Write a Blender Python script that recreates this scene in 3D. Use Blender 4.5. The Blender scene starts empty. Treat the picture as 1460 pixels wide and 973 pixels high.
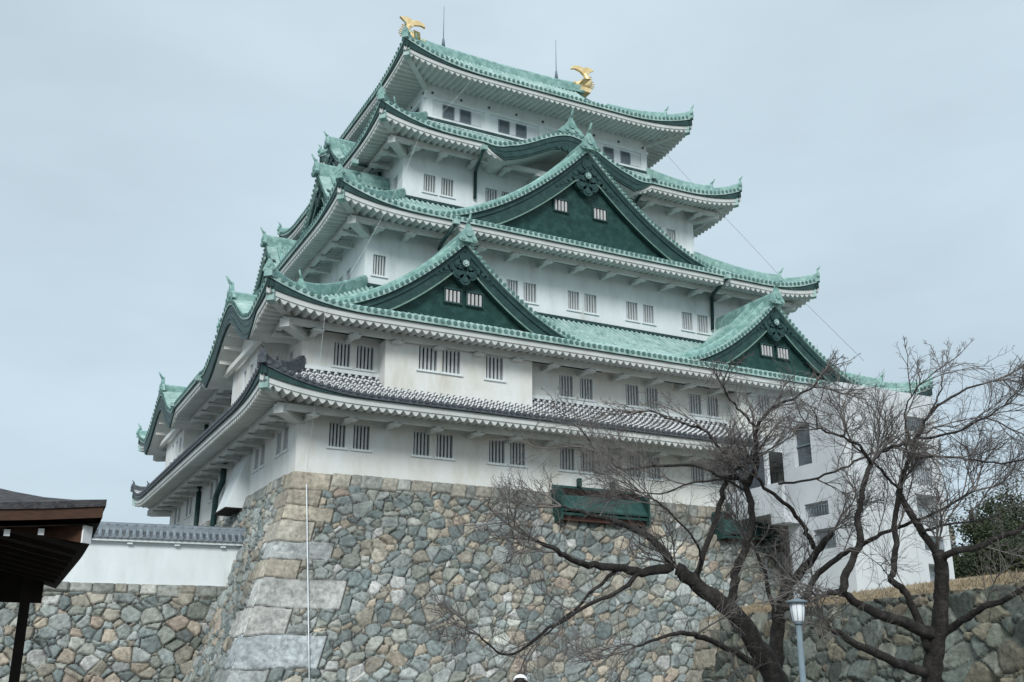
import bpy, math, random
import numpy as np
from mathutils import Vector, Matrix
random.seed(7); rng = np.random.default_rng(7)
R = math.radians
scene = bpy.context.scene
COL = scene.collection

# ------------------------------------------------------------ camera, sky, sun, exposure
CAM = np.array([-12.592, -45.792, -8.916]); YAW, PITCH, FPX = 0.474, 0.312, 1501.0
FW = np.array([math.sin(YAW)*math.cos(PITCH), math.cos(YAW)*math.cos(PITCH), math.sin(PITCH)])
RT = np.array([math.cos(YAW), -math.sin(YAW), 0.0]); UP = np.cross(RT, FW)
cd = bpy.data.cameras.new('camera'); cam = bpy.data.objects.new('camera', cd); COL.objects.link(cam)
M4 = Matrix(((RT[0], UP[0], -FW[0], CAM[0]), (RT[1], UP[1], -FW[1], CAM[1]), (RT[2], UP[2], -FW[2], CAM[2]), (0, 0, 0, 1)))
cam.matrix_world = M4
cd.sensor_width = 36; cd.sensor_fit = 'HORIZONTAL'; cd.lens = FPX/1460*36; cd.clip_end = 3000; cd.clip_start = .1
scene.camera = cam

SUN_EL, SUN_AZ = R(34), R(-33)       # azimuth measured from -y towards -x
sun_dir = Vector((math.sin(SUN_AZ)*math.cos(SUN_EL), -math.cos(SUN_AZ)*math.cos(SUN_EL), math.sin(SUN_EL)))
w = bpy.data.worlds.new('World'); scene.world = w; w.use_nodes = True
nt = w.node_tree; nt.nodes.clear()
def N(t, **k):
    n = nt.nodes.new(t)
    for a, b in k.items(): setattr(n, a, b)
    return n
sky = N('ShaderNodeTexSky', sky_type='NISHITA', sun_disc=False, sun_elevation=SUN_EL, sun_rotation=math.atan2(sun_dir.x, sun_dir.y))
b1 = N('ShaderNodeBackground'); b1.inputs[1].default_value = .09
nt.links.new(sky.outputs[0], b1.inputs[0])
tc = N('ShaderNodeTexCoord'); sep = N('ShaderNodeSeparateXYZ'); nt.links.new(tc.outputs['Generated'], sep.inputs[0])
rp = N('ShaderNodeValToRGB'); nt.links.new(sep.outputs['Z'], rp.inputs[0])
e = rp.color_ramp.elements
e[0].position = 0; e[0].color = (.50, .605, .675, 1); e[1].position = 1; e[1].color = (1.25, 1.32, 1.36, 1)
m_ = e.new(.5); m_.color = (.515, .63, .70, 1); m_ = e.new(.70); m_.color = (.60, .70, .765, 1)
mp = N('ShaderNodeMapping'); mp.inputs['Scale'].default_value = (1.2, 1.2, 3.2); nt.links.new(tc.outputs['Generated'], mp.inputs[0])
nz = N('ShaderNodeTexNoise'); nz.inputs['Scale'].default_value = 2.2; nz.inputs['Detail'].default_value = 4; nt.links.new(mp.outputs[0], nz.inputs[0])
mr = N('ShaderNodeMapRange'); mr.inputs[1].default_value = .3; mr.inputs[2].default_value = .7; mr.inputs[3].default_value = .90; mr.inputs[4].default_value = 1.09
nt.links.new(nz.outputs[0], mr.inputs[0])
b2 = N('ShaderNodeBackground'); nt.links.new(rp.outputs[0], b2.inputs[0]); nt.links.new(mr.outputs[0], b2.inputs[1])
mx = N('ShaderNodeMixShader'); mx.inputs[0].default_value = .88; nt.links.new(b1.outputs[0], mx.inputs[1]); nt.links.new(b2.outputs[0], mx.inputs[2])
wo = N('ShaderNodeOutputWorld'); nt.links.new(mx.outputs[0], wo.inputs[0])
sd = bpy.data.lights.new('sun', 'SUN'); sd.energy = 2.15; sd.angle = R(20); sd.color = (1, .985, .96)
so = bpy.data.objects.new('sun', sd); COL.objects.link(so); so.rotation_euler = sun_dir.to_track_quat('Z', 'Y').to_euler(); so.location = (0, 0, 80)
vs = scene.view_settings; vs.view_transform = 'Standard'; vs.look = 'None'; vs.exposure = 0.3; vs.gamma = 1; vs.use_curve_mapping = False

# ------------------------------------------------------------ materials
def hexl(h):
    c = [int(h[i:i+2], 16)/255 for i in (0, 2, 4)]
    return tuple((x/12.92 if x <= .04045 else ((x+.055)/1.055)**2.4) for x in c)
def mat(name, stops, scale=3.0, rough=.7, bump=.0, bscale=20, metal=0, stretch=(1, 1, 1), vcol=False, detail=6, spec=.3, wave=None, streak=None):
    m = bpy.data.materials.new(name); m.use_nodes = True; t = m.node_tree; bs = t.nodes['Principled BSDF']
    bs.inputs['Roughness'].default_value = rough; bs.inputs['Metallic'].default_value = metal
    bs.inputs['Specular IOR Level'].default_value = spec
    L = t.links.new; nn = t.nodes.new
    tcx = nn('ShaderNodeTexCoord'); mpp = nn('ShaderNodeMapping'); mpp.inputs['Scale'].default_value = stretch
    L(tcx.outputs['Object'], mpp.inputs[0])
    no = nn('ShaderNodeTexNoise'); no.inputs['Scale'].default_value = scale; no.inputs['Detail'].default_value = detail; no.inputs['Roughness'].default_value = .62
    L(mpp.outputs[0], no.inputs[0])
    cr = nn('ShaderNodeValToRGB'); L(no.outputs[0], cr.inputs[0])
    el = cr.color_ramp.elements
    pos = np.linspace(.3, .7, len(stops)) if len(stops) > 1 else [.5]
    el[0].position = pos[0]; el[0].color = (*stops[0], 1)
    if len(stops) == 1: el.remove(el[1])
    else:
        el[1].position = pos[-1]; el[1].color = (*stops[-1], 1)
        for p_, c_ in list(zip(pos, stops))[1:-1]: q = el.new(p_); q.color = (*c_, 1)
    out = cr.outputs[0]
    if vcol:
        at = nn('ShaderNodeVertexColor'); at.layer_name = 'Col'
        mu = nn('ShaderNodeMix'); mu.data_type = 'RGBA'; mu.blend_type = 'MULTIPLY'; mu.inputs[0].default_value = 1
        L(at.outputs[0], mu.inputs[6]); L(out, mu.inputs[7]); out = mu.outputs[2]
    if streak:
        m2 = nn('ShaderNodeMapping'); m2.inputs['Scale'].default_value = (1.1, 1.1, .42); L(tcx.outputs['Object'], m2.inputs[0])
        n3 = nn('ShaderNodeTexNoise'); n3.inputs['Scale'].default_value = 1.6; n3.inputs['Detail'].default_value = 7; n3.inputs['Roughness'].default_value = .7; L(m2.outputs[0], n3.inputs[0])
        r3 = nn('ShaderNodeValToRGB'); L(n3.outputs[0], r3.inputs[0]); r3.color_ramp.elements[0].position = .33; r3.color_ramp.elements[0].color = (*streak, 1); r3.color_ramp.elements[1].position = .56; r3.color_ramp.elements[1].color = (1, 1, 1, 1)
        x3 = nn('ShaderNodeMix'); x3.data_type = 'RGBA'; x3.blend_type = 'MULTIPLY'; x3.inputs[0].default_value = 1; L(out, x3.inputs[6]); L(r3.outputs[0], x3.inputs[7]); out = x3.outputs[2]
    L(out, bs.inputs['Base Color'])
    hsrc = None
    if bump:
        n2 = nn('ShaderNodeTexNoise'); n2.inputs['Scale'].default_value = bscale; n2.inputs['Detail'].default_value = 5
        L(tcx.outputs['Object'], n2.inputs[0]); hsrc = n2.outputs[0]
    if wave:
        wv = nn('ShaderNodeTexWave'); wv.bands_direction = wave[0]; wv.inputs['Scale'].default_value = wave[1]; wv.wave_profile = 'SAW'
        L(tcx.outputs['Object'], wv.inputs[0]); hsrc = wv.outputs[0]
    if hsrc:
        bp = nn('ShaderNodeBump'); bp.inputs['Strength'].default_value = 1.0 if wave else bump; bp.inputs['Distance'].default_value = .09 if wave else .05
        L(hsrc, bp.inputs['Height']); L(bp.outputs[0], bs.inputs['Normal'])
    return m
PLASTER = mat('plaster', [(.54, .58, .57), (.66, .71, .72), (.70, .755, .77), (.73, .785, .80)], .8, .85, .15, 4, stretch=(1, 1, .28), detail=9, streak=(.93, .94, .93))
AGED = mat('aged_plaster', [(.61, .60, .55), (.685, .695, .665), (.71, .74, .725), (.735, .775, .775)], .8, .85, .15, 4, stretch=(1, 1, .35), detail=9, streak=(.92, .91, .88))
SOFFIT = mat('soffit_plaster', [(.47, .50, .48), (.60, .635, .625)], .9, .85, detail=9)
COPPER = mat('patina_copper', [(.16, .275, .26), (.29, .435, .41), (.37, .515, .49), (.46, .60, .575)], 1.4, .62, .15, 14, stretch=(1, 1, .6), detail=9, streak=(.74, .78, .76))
PANCU = mat('shaded_copper_pan', [(.05, .11, .102), (.085, .175, .16), (.13, .245, .225)], 1.3, .6)  # darker copper paints in the shade of tile valleys and end caps
COPPER2 = mat('patina_copper_ridge', [(.12, .235, .22), (.21, .36, .335), (.33, .50, .465)], 2.6, .55, .2, 20)
DARKCU = mat('dark_copper', [(.013, .037, .036), (.020, .054, .052), (.034, .078, .074)], 2.2, .5, .2, 8)
DARKPL = mat('dark_copper_plates', [(.014, .046, .042), (.023, .072, .065), (.045, .11, .10)], 2.2, .5, .5, 8, wave=('Z', 1.1))
TRIMCU = mat('trim_copper', [(.10, .19, .16), (.20, .30, .25)], 4, .5)
GREYT = mat('grey_tile', [(.038, .047, .055), (.066, .079, .09), (.11, .125, .14)], 5, .5)
GREYT2 = mat('blue_grey_tile', [(.15, .185, .215), (.24, .28, .31)], 4, .45)
MORTAR = mat('white_mortar', [(.52, .535, .54), (.72, .735, .74)], 5, .9)
BARS = mat('lattice_bar', [(.48, .51, .52), (.62, .65, .66)], 3, .7)
WBARS = mat('white_lattice_bar', [(.40, .40, .40), (.52, .52, .52)], 3, .7)
PANE = mat('dark_opening', [(.015, .018, .02)], 3, .6)
GLASS = mat('dark_glass', [(.05, .065, .08), (.10, .12, .14)], 1.2, .08, spec=.6)
GOLD = mat('gold_leaf', [(.66, .47, .20), (.80, .62, .33), (.88, .75, .48)], 3, .42, .2, 12, metal=.35)
STONE = mat('wall_stone', [(.55, .55, .54), (.90, .91, .90), (1.2, 1.18, 1.14)], 5, .9, .8, 11, vcol=True)
WHITEC = mat('white_panel', [(.52, .56, .585), (.60, .64, .665)], .5, .6)
CONC = mat('concrete', [(.36, .38, .38), (.45, .47, .47)], 1.5, .8)
BARK = mat('cherry_bark', [(.012, .011, .0105), (.026, .0235, .022), (.055, .051, .048)], 7, .9, .6, 25)
TWIG = mat('cherry_twig', [(.09, .082, .078), (.20, .185, .175)], 5, .85)
GRASS = mat('dry_grass', [(.17, .135, .085), (.26, .21, .14), (.32, .27, .18)], 3, .95, .5, 30)
GROUND = mat('gravel_ground', [(.11, .105, .10), (.16, .155, .145)], 2, .95, .3, 40)
EVERG = mat('evergreen_leaf', [(.024, .035, .02), (.045, .06, .032), (.075, .09, .05)], .8, .7)
WOOD = mat('dark_timber', [(.010, .008, .007), (.022, .015, .011)], 4, .8)
WOODL = mat('brown_timber', [(.035, .017, .010), (.075, .035, .018)], 6, .7, stretch=(1, 1, 4))
BARKROOF = mat('bark_shingle', [(.022, .022, .025), (.05, .05, .055), (.085, .085, .09)], 7, .9, .6, 30)
WHITE = mat('white_paint', [(.75, .76, .76), (.82, .83, .83)], 4, .6)
LAMPGL = mat('lamp_shade_glass', [(.62, .66, .69), (.72, .76, .78)], 3, .65, spec=.2)
STEEL = mat('blue_grey_steel', [(.13, .18, .21), (.18, .23, .26)], 5, .45)
WIRE = mat('pale_wire', [(.55, .60, .60)], 3, .6)
REDWD = mat('red_brown_panel', [(.085, .045, .035), (.13, .065, .05)], 4, .7)
SKIN = mat('skin', [(.50, .32, .24), (.56, .36, .27)], 6, .6)
CLOTH = mat('dark_jacket', [(.02, .025, .04), (.035, .04, .055)], 8, .9)
TROUS = mat('grey_trousers', [(.07, .07, .075), (.10, .10, .105)], 8, .9)
HAIRM = mat('black_hair', [(.012, .01, .009)], 8, .6)

# ------------------------------------------------------------ mesh builder
class MB:
    def __init__(s): s.V = []; s.F = []; s.M = []; s.n = 0; s.S = []
    def add(s, V, F, m=0, smooth=False):
        V = np.asarray(V, float).reshape(-1, 3); s.V.append(V)
        for f in F: s.F.append([i+s.n for i in f])
        k = len(F)
        s.M += list(m) if hasattr(m, '__len__') else [m]*k
        s.S += [smooth]*k; s.n += len(V)
    def grid(s, P, m=0, smooth=False, flip=False, mask=None):
        P = np.asarray(P, float); a, b = P.shape[:2]
        I = np.arange(a*b).reshape(a, b)
        q = np.stack([I[:-1, :-1], I[1:, :-1], I[1:, 1:], I[:-1, 1:]], -1)
        if flip: q = q[..., ::-1]
        if mask is not None: q = q[mask]; mm = m if not hasattr(m, 'shape') else m[mask].tolist()
        else: mm = m if not hasattr(m, 'shape') else m.ravel().tolist()
        s.add(P.reshape(-1, 3), q.reshape(-1, 4).tolist(), mm, smooth)
    def obox(s, c, ax, ay, az, m=0):
        c = np.asarray(c, float); ax, ay, az = [np.asarray(q, float) for q in (ax, ay, az)]
        V = [c+i*ax+j*ay+k*az for i in (-1, 1) for j in (-1, 1) for k in (-1, 1)]
        F = [(0, 1, 3, 2), (4, 6, 7, 5), (0, 4, 5, 1), (2, 3, 7, 6), (0, 2, 6, 4), (1, 5, 7, 3)]
        s.add(V, F, m)
    def box(s, a, b, m=0):
        a, b = np.asarray(a, float), np.asarray(b, float); h = (b-a)/2
        s.obox((a+b)/2, (h[0], 0, 0), (0, h[1], 0), (0, 0, h[2]), m)
    def tube(s, pts, rad, n=6, m=0, caps=True, smooth=True):
        pts = np.asarray(pts, float); k = len(pts)
        rad = np.full(k, rad) if np.isscalar(rad) else np.asarray(rad, float)
        tg = np.gradient(pts, axis=0); tg /= np.linalg.norm(tg, axis=1)[:, None]+1e-9
        ref = np.array([0, 0, 1.0]) if abs(tg[0][2]) < .9 else np.array([1.0, 0, 0])
        rings = []
        for i in range(k):
            a = np.cross(tg[i], ref); a /= np.linalg.norm(a)+1e-9; b = np.cross(tg[i], a); ref = np.cross(a, tg[i])
            th = np.arange(n)*2*math.pi/n
            rings.append(pts[i]+rad[i]*(np.cos(th)[:, None]*a+np.sin(th)[:, None]*b))
        V = np.concatenate(rings); F = []
        for i in range(k-1):
            for j in range(n):
                F.append((i*n+j, (i+1)*n+j, (i+1)*n+(j+1) % n, i*n+(j+1) % n))
        if caps: F.append(tuple(range(n))); F.append(tuple(range((k-1)*n, k*n))[::-1])
        s.add(V, F, m, smooth)
    def sweep(s, pts, side, up, sec, m=0):          # closed cross-section (a along side, b along up) carried along pts
        pts = np.asarray(pts, float); k = len(pts); n = len(sec)
        side = np.broadcast_to(np.asarray(side, float), (k, 3)); up = np.broadcast_to(np.asarray(up, float), (k, 3))
        sec = np.asarray(sec, float)
        V = (pts[:, None]+sec[None, :, :1]*side[:, None]+sec[None, :, 1:]*up[:, None]).reshape(-1, 3)
        F = [(i*n+j, (i+1)*n+j, (i+1)*n+(j+1) % n, i*n+(j+1) % n) for i in range(k-1) for j in range(n)]
        F.append(tuple(range(n))); F.append(tuple(range((k-1)*n, k*n))[::-1])
        s.add(V, F, m)
    def prism(s, outline, fn, d0, d1, m=0):         # outline (X,z) extruded in depth, fn(X,d,z)->world
        n = len(outline)
        V = [fn(x, d0, z) for x, z in outline]+[fn(x, d1, z) for x, z in outline]
        F = [tuple(range(n)), tuple(range(n, 2*n))[::-1]]+[(i, n+i, n+(i+1) % n, (i+1) % n) for i in range(n)]
        s.add(V, F, m)
    def disc(s, c, ax, r, h, n=10, m=0):
        c = np.asarray(c, float); ax = np.asarray(ax, float)
        s.tube([c, c+ax*h], [r, r], n, m, smooth=False)
def mk(name, mb, mats, parent=None, col=None):
    me = bpy.data.meshes.new(name)
    V = np.concatenate(mb.V) if mb.V else np.zeros((0, 3))
    me.from_pydata(V.tolist(), [], mb.F)
    for q in (mats if isinstance(mats, (list, tuple)) else [mats]): me.materials.append(q)
    me.polygons.foreach_set('material_index', mb.M); me.polygons.foreach_set('use_smooth', mb.S)
    if col is not None:
        ca = me.color_attributes.new('Col', 'FLOAT_COLOR', 'POINT'); ca.data.foreach_set('color', np.asarray(col, np.float32).ravel())
    me.update()
    o = bpy.data.objects.new(name, me); COL.objects.link(o)
    if parent: o.parent = parent
    return o
def dup(o, parent=None, loc=None):
    c = o.copy(); COL.objects.link(c)
    if parent: c.parent = parent
    if loc is not None: c.location = loc
    return c
def thing(name, label, cat, group=None):
    o = bpy.data.objects.new(name, None); COL.objects.link(o); o['label'] = label; o['category'] = cat
    if group: o['group'] = group
    return o
def tag(o, label, cat, group=None, kind=None):
    if label: o['label'] = label
    if cat: o['category'] = cat
    if group: o['group'] = group
    if kind: o['kind'] = kind
    return o
def PX(px, py, depth):                              # a point of the site, taken along a sight line at a real distance
    return CAM+depth*(FW+(px-730)/FPX*RT-(py-486.5)/FPX*UP)
def onplane(px, py, axis, val):
    d = FW+(px-730)/FPX*RT-(py-486.5)/FPX*UP
    return CAM+(val-CAM[axis])/d[axis]*d
def ell(c, rx, n=12, sq=1): return [(c[0]+rx*math.cos(2*math.pi*i/n), c[1]+rx*sq*math.sin(2*math.pi*i/n)) for i in range(n)]

# ------------------------------------------------------------ ground
GZ = -10.5
g = MB(); g.box((-900, -900, GZ-1), (900, 900, GZ)); tag(mk('ground', g, GROUND), None, None, kind='structure')

# ------------------------------------------------------------ stone walls as relief
def vnoise(u, v, s, seed):
    r = np.random.default_rng(seed); T = r.random((64, 64))
    x, y = u/s, v/s; xi, yi = np.floor(x).astype(int), np.floor(y).astype(int); fx, fy = x-xi, y-yi
    fx = fx*fx*(3-2*fx); fy = fy*fy*(3-2*fy)
    g_ = lambda a, b: T[a % 64, b % 64]
    return (g_(xi, yi)*(1-fx)+g_(xi+1, yi)*fx)*(1-fy)+(g_(xi, yi+1)*(1-fx)+g_(xi+1, yi+1)*fx)*fy
PAL = np.array([(.20, .245, .25), (.17, .215, .22), (.27, .315, .315), (.35, .385, .38), (.25, .275, .245), (.37, .34, .28), (.45, .39, .31), (.32, .295, .245), (.40, .325, .265), (.15, .185, .185), (.30, .34, .33), (.37, .385, .355), (.54, .55, .54)])
PW = np.array([12, 10, 12, 9, 12, 10, 6, 10, 3, 5, 11, 9., 3]); PW /= PW.sum()
def stonefield(U, V, cw, ch, seed, corner=None, top=None, warp=.035, pal=PAL, depth=.12):
    """U,V: 2D arrays, V grows downward. returns relief height and colour"""
    r = np.random.default_rng(seed)
    Uw = U+warp*(vnoise(U, V, .45, seed+1)-.5)*2+.25*(vnoise(U, V, 3, seed+5)-.5)
    Vw = V+warp*(vnoise(U, V, .45, seed+2)-.5)*2+.35*(vnoise(U, V, 4, seed+3)-.5)
    G = 160
    b1_ = np.full(U.shape, 1e9); b2_ = b1_.copy(); i1 = np.zeros(U.shape, int); P1u = np.zeros(U.shape); P1v = P1u.copy(); P2u = P1u.copy(); P2v = P1u.copy()
    layers = [(r.random((G, G, 2)), .48, np.clip(r.normal(0, .06, (G, G)), -.09, .15), 1.0, np.ones((G, G), bool)),
              (r.random((G, G, 2)), .5, r.uniform(-.085, -.02, (G, G)), 1.0, r.random((G, G)) < .62)]
    ci, ri = np.floor(Uw/cw).astype(int), np.floor(Vw/ch).astype(int)
    for li, (J, ja, W_, _, on) in enumerate(layers):
        for dj in (-2, -1, 0, 1, 2):
            for di in (-2, -1, 0, 1, 2):
                a, b = ci+di, ri+dj; am, bm = a % G, b % G
                pu = (a+.5+(.5*(b % 2)-.25)+(J[am, bm, 0]-.5)*2*ja)*cw; pv = (b+.5+(J[am, bm, 1]-.5)*2*ja*.85)*ch
                if li == 1: pu = pu+.5*cw; pv = pv+.5*ch
                d = ((Uw-pu)/1.27)**2+(Vw-pv)**2-W_[am, bm]*(cw*ch/.23)
                d = np.where(on[am, bm], d, 1e8)
                idn = (am*G+bm)*2+li
                c1 = d < b1_; c2 = (~c1) & (d < b2_)
                b2_ = np.where(c1, b1_, np.where(c2, d, b2_)); P2u = np.where(c1, P1u, np.where(c2, pu, P2u)); P2v = np.where(c1, P1v, np.where(c2, pv, P2v))
                b1_ = np.where(c1, d, b1_); i1 = np.where(c1, idn, i1); P1u = np.where(c1, pu, P1u); P1v = np.where(c1, pv, P1v)
    sep_ = np.hypot((P1u-P2u)/1.27, P1v-P2v)+1e-6
    ed = np.clip((b2_-b1_)/(2*sep_), 0, 1)
    big = 0.0*U; lu, lv = Uw-P1u, Vw-P1v
    if top is not None:
        wj = np.cumsum(r.uniform(.45, 1.15, 140))-.4; hj = r.uniform(.72, 1.12, 141)*top
        cc = np.searchsorted(wj, U); lo = np.where(cc > 0, wj[np.clip(cc-1, 0, 139)], -1); hi = wj[np.clip(cc, 0, 139)]; top = hj[cc]
        k = V < top; e2 = np.minimum(np.minimum(U-lo, hi-U), np.minimum(V+.2, top-V))
        ed = np.where(k, e2, np.where(V < top+.2, np.minimum(ed, V-top), ed)); i1 = np.where(k, 40000+cc, i1); lu = np.where(k, 0, lu); lv = np.where(k, 0, lv)
    if corner is not None:
        y0 = 0.0; V0 = V; V = V+.16*(vnoise(U, V, .9, seed+31)-.5)*np.clip(V/.8, 0, 1)
        for kk, (hh, ll) in enumerate(corner):
            k = (V >= y0) & (V < y0+hh) & (U < ll+.10*(vnoise(U*0+kk, V, .5, seed+9)-.5))
            e2 = np.minimum(np.minimum(V-y0, y0+hh-V), ll-U)
            inb = (V >= y0) & (V < y0+hh)
            ed = np.where(k, e2, np.where(inb, np.minimum(ed, np.abs(U-ll)), ed)); i1 = np.where(k, 50000+kk, i1); lu = np.where(k, 0, lu); lv = np.where(k, 0, lv); big = np.where(k, 1., big)
            y0 += hh
        V = V0
    rr = np.random.default_rng(seed+77); nid = 52000
    tl = rr.normal(0, 1, (nid, 3)); ci_ = rr.choice(len(pal), nid, p=PW if len(pal) == len(PAL) else None); br = rr.uniform(.8, 1.2, nid)
    t = np.clip(ed/(.05-.02*big), 0, 1); h = -.035*(1-t)+ depth*(1-.5*big)*(1-(1-t)**1.8)
    h += np.clip(t, 0, 1)*(np.clip(tl[i1, 0]*.19, -.36, .36)*lu+np.clip(tl[i1, 1]*.19, -.36, .36)*lv+tl[i1, 2]*.022*(1-big))
    h += .05*np.abs(vnoise(U, V, .3, seed+4)-.5)*t+.02*(vnoise(U, V, .11, seed+6)-.5)*t
    c = (.82*pal[ci_[i1]]+.18*pal.mean(0))*br[i1][..., None]
    light = np.array([(.40, .365, .30), (.37, .335, .28), (.42, .385, .315), (.46, .435, .375), (.45, .475, .475), (.42, .385, .32), (.47, .48, .465), (.52, .52, .50), (.42, .46, .48), (.36, .385, .38)])
    lc = light[(i1-50000) % 10]*(.74+.26*vnoise(U*.30+V*.7, V*1.9-U*.6, .45, seed+40)+.10*vnoise(U, V, .09, seed+41)+.12*vnoise(U, V, 1.1, seed+42))[..., None]
    c = np.where((big > 0)[..., None], lc, c)
    if top is not None: c = np.where(((V < top) & (big == 0))[..., None], .6*c+.4*np.array([.39, .38, .34])*br[i1][..., None], c)
    c = c*(.70+.32*vnoise(U, V, .35, seed+8)+.28*vnoise(U, V, .10, seed+18))[..., None]*(.70+.5*vnoise(U, V, 2.3, seed+12))[..., None]
    j = np.clip((ed-.005)/(.02+.015*big), 0, 1)[..., None]
    c = c*j+np.array([.06, .058, .05])*(1-j)
    return h, c
def stonewall(name, parent, us, vs_, fn, cw, ch, seed, **k):
    U, V = np.meshgrid(us, vs_, indexing='ij'); h, c = stonefield(U, V, cw, ch, seed, **k)
    P, Nn = fn(U, V); Pd = P+Nn*h[..., None]
    mb = MB(); mb.grid(Pd, 0, True)
    col = np.concatenate([c.reshape(-1, 3), np.ones((c.size//3, 1))], 1)
    return mk(name, mb, STONE, parent, col)

KEN = 2.121; X1, Y1 = 17*KEN, 15*KEN
sfun = lambda v: .23*v+.0105*v*v
sder = lambda v: .23+.021*v
base = thing('stone_base', 'huge sloping base of fitted grey and tan boulders under the castle keep', 'stone base')
hs = [.85, .75, .70, .90, .80, .85, 1.2, 1.15, 1.3, 1.2, 1.1, 1.0]
wf_ = [1.75, 1.45, 2.2, 1.5, 2.6, 1.35, 3.6, 1.6, 3.4, 1.5, 2.6, 1.6]; wl_ = [1.2, 2.1, 1.2, 2.0, 1.3, 2.3, 1.3, 2.6, 1.4, 2.4, 1.3, 2.2]
cfront = list(zip(hs, wf_)); cleft = list(zip(hs, wl_))
HB = 10.6
def f_front(U, V):
    s = sfun(V); P = np.stack([U-s, -s, -V], -1); n = np.stack([0*V, -1+0*V, sder(V)], -1)
    n = n/np.linalg.norm(n, axis=-1, keepdims=True); k = np.clip(1-U/.25, 0, 1)[..., None]
    n2 = np.stack([-.75+0*V, -.75+0*V, 0*V], -1); return P, n*(1-k)+n2*k
def f_left(U, V):
    s = sfun(V); P = np.stack([-s, U-s, -V], -1); n = np.stack([-1+0*V, 0*V, sder(V)], -1)
    n = n/np.linalg.norm(n, axis=-1, keepdims=True); k = np.clip(1-U/.25, 0, 1)[..., None]
    n2 = np.stack([-.75+0*V, -.75+0*V, 0*V], -1); return P, n*(1-k)+n2*k
vv = np.arange(0, HB+.01, .048)
o = stonewall('front_face', base, np.arange(0, 41.5, .05), vv, f_front, .50, .385, 11, corner=cfront, top=.62)
o = stonewall('side_face', base, np.concatenate([np.arange(0, 14, .085), np.arange(14, 37, .2)]), vv, f_left, .50, .40, 23, corner=cleft, top=.62)
o.data.flip_normals()
mb = MB(); mb.box((.3, .3, -10.4), (X1-.1, Y1-.1, -.01)); mk('core', mb, CONC, base)

# ------------------------------------------------------------ the keep
keep = thing('castle_keep', 'white five storey castle keep with green copper roofs and dark gables on the stone base', 'castle')
OV = 2.4
class Side:
    def __init__(s, kind, i, L=None):
        s.kind, s.i = kind, i; s.L = (X1-2*i) if kind in ('front', 'back') else (Y1-2*i)
        s.out = {'front': (0, -1, 0), 'left': (-1, 0, 0), 'right': (1, 0, 0), 'back': (0, 1, 0)}[kind]
        s.ax = {'front': (1, 0, 0), 'left': (0, -1, 0), 'right': (0, 1, 0), 'back': (-1, 0, 0)}[kind]
    def __call__(s, X, d, z):
        i = s.i; X = np.asarray(X, float); d = np.asarray(d, float); z = np.asarray(z, float)
        X, d, z = np.broadcast_arrays(X, d, z)
        if s.kind == 'front': return np.stack([i+X, i+d, z], -1)
        if s.kind == 'left': return np.stack([i+d, Y1-i-X, z], -1)
        if s.kind == 'right': return np.stack([X1-i-d, i+X, z], -1)
        return np.stack([X1-i-X, Y1-i-d, z], -1)
SIDES = ('front', 'left', 'right', 'back')
TP, TR = .335, .098

def oni(mb, fn, X, d, z, sc=1.0, m=0, plate=True):
    """ridge end ornament facing outward at (X,d,z): shaped plate, boss, shoulder scrolls and a horn on top"""
    if plate:
        ol = [(-.42, 0), (-.50, .12), (-.38, .26), (-.34, .45), (-.24, .62), (-.12, .80), (-.05, .98), (0, 1.10), (.05, .98), (.12, .80), (.24, .62), (.34, .45), (.38, .26), (.50, .12), (.42, 0)]
        mb.prism([(X+a*sc, z+b*sc) for a, b in ol], fn, d, d+.22*sc, m)
    out = np.array(fn(X, d-1, z))-np.array(fn(X, d, z))
    mb.disc(fn(X, d, z+.42*sc), out, .17*sc, .07*sc, 12, m)
    for q in (-1, 1): mb.disc(fn(X+q*.3*sc, d, z+.17*sc), out, .11*sc, .06*sc, 10, m)
    mb.tube([fn(X, d+.1*sc, z+.9*sc), fn(X, d-.06*sc, z+1.15*sc), fn(X, d-.2*sc, z+1.38*sc)], [.09*sc, .07*sc, .045*sc], 7, m)
RSEC = lambda wd, ht: [(-wd, -.25), (wd, -.25), (wd, ht*.55), (wd*.72, ht*.58), (wd*.72, ht*.78), (wd*.5, ht), (-wd*.5, ht), (-wd*.72, ht*.78), (-wd*.72, ht*.58), (-wd, ht*.55)]

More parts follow.
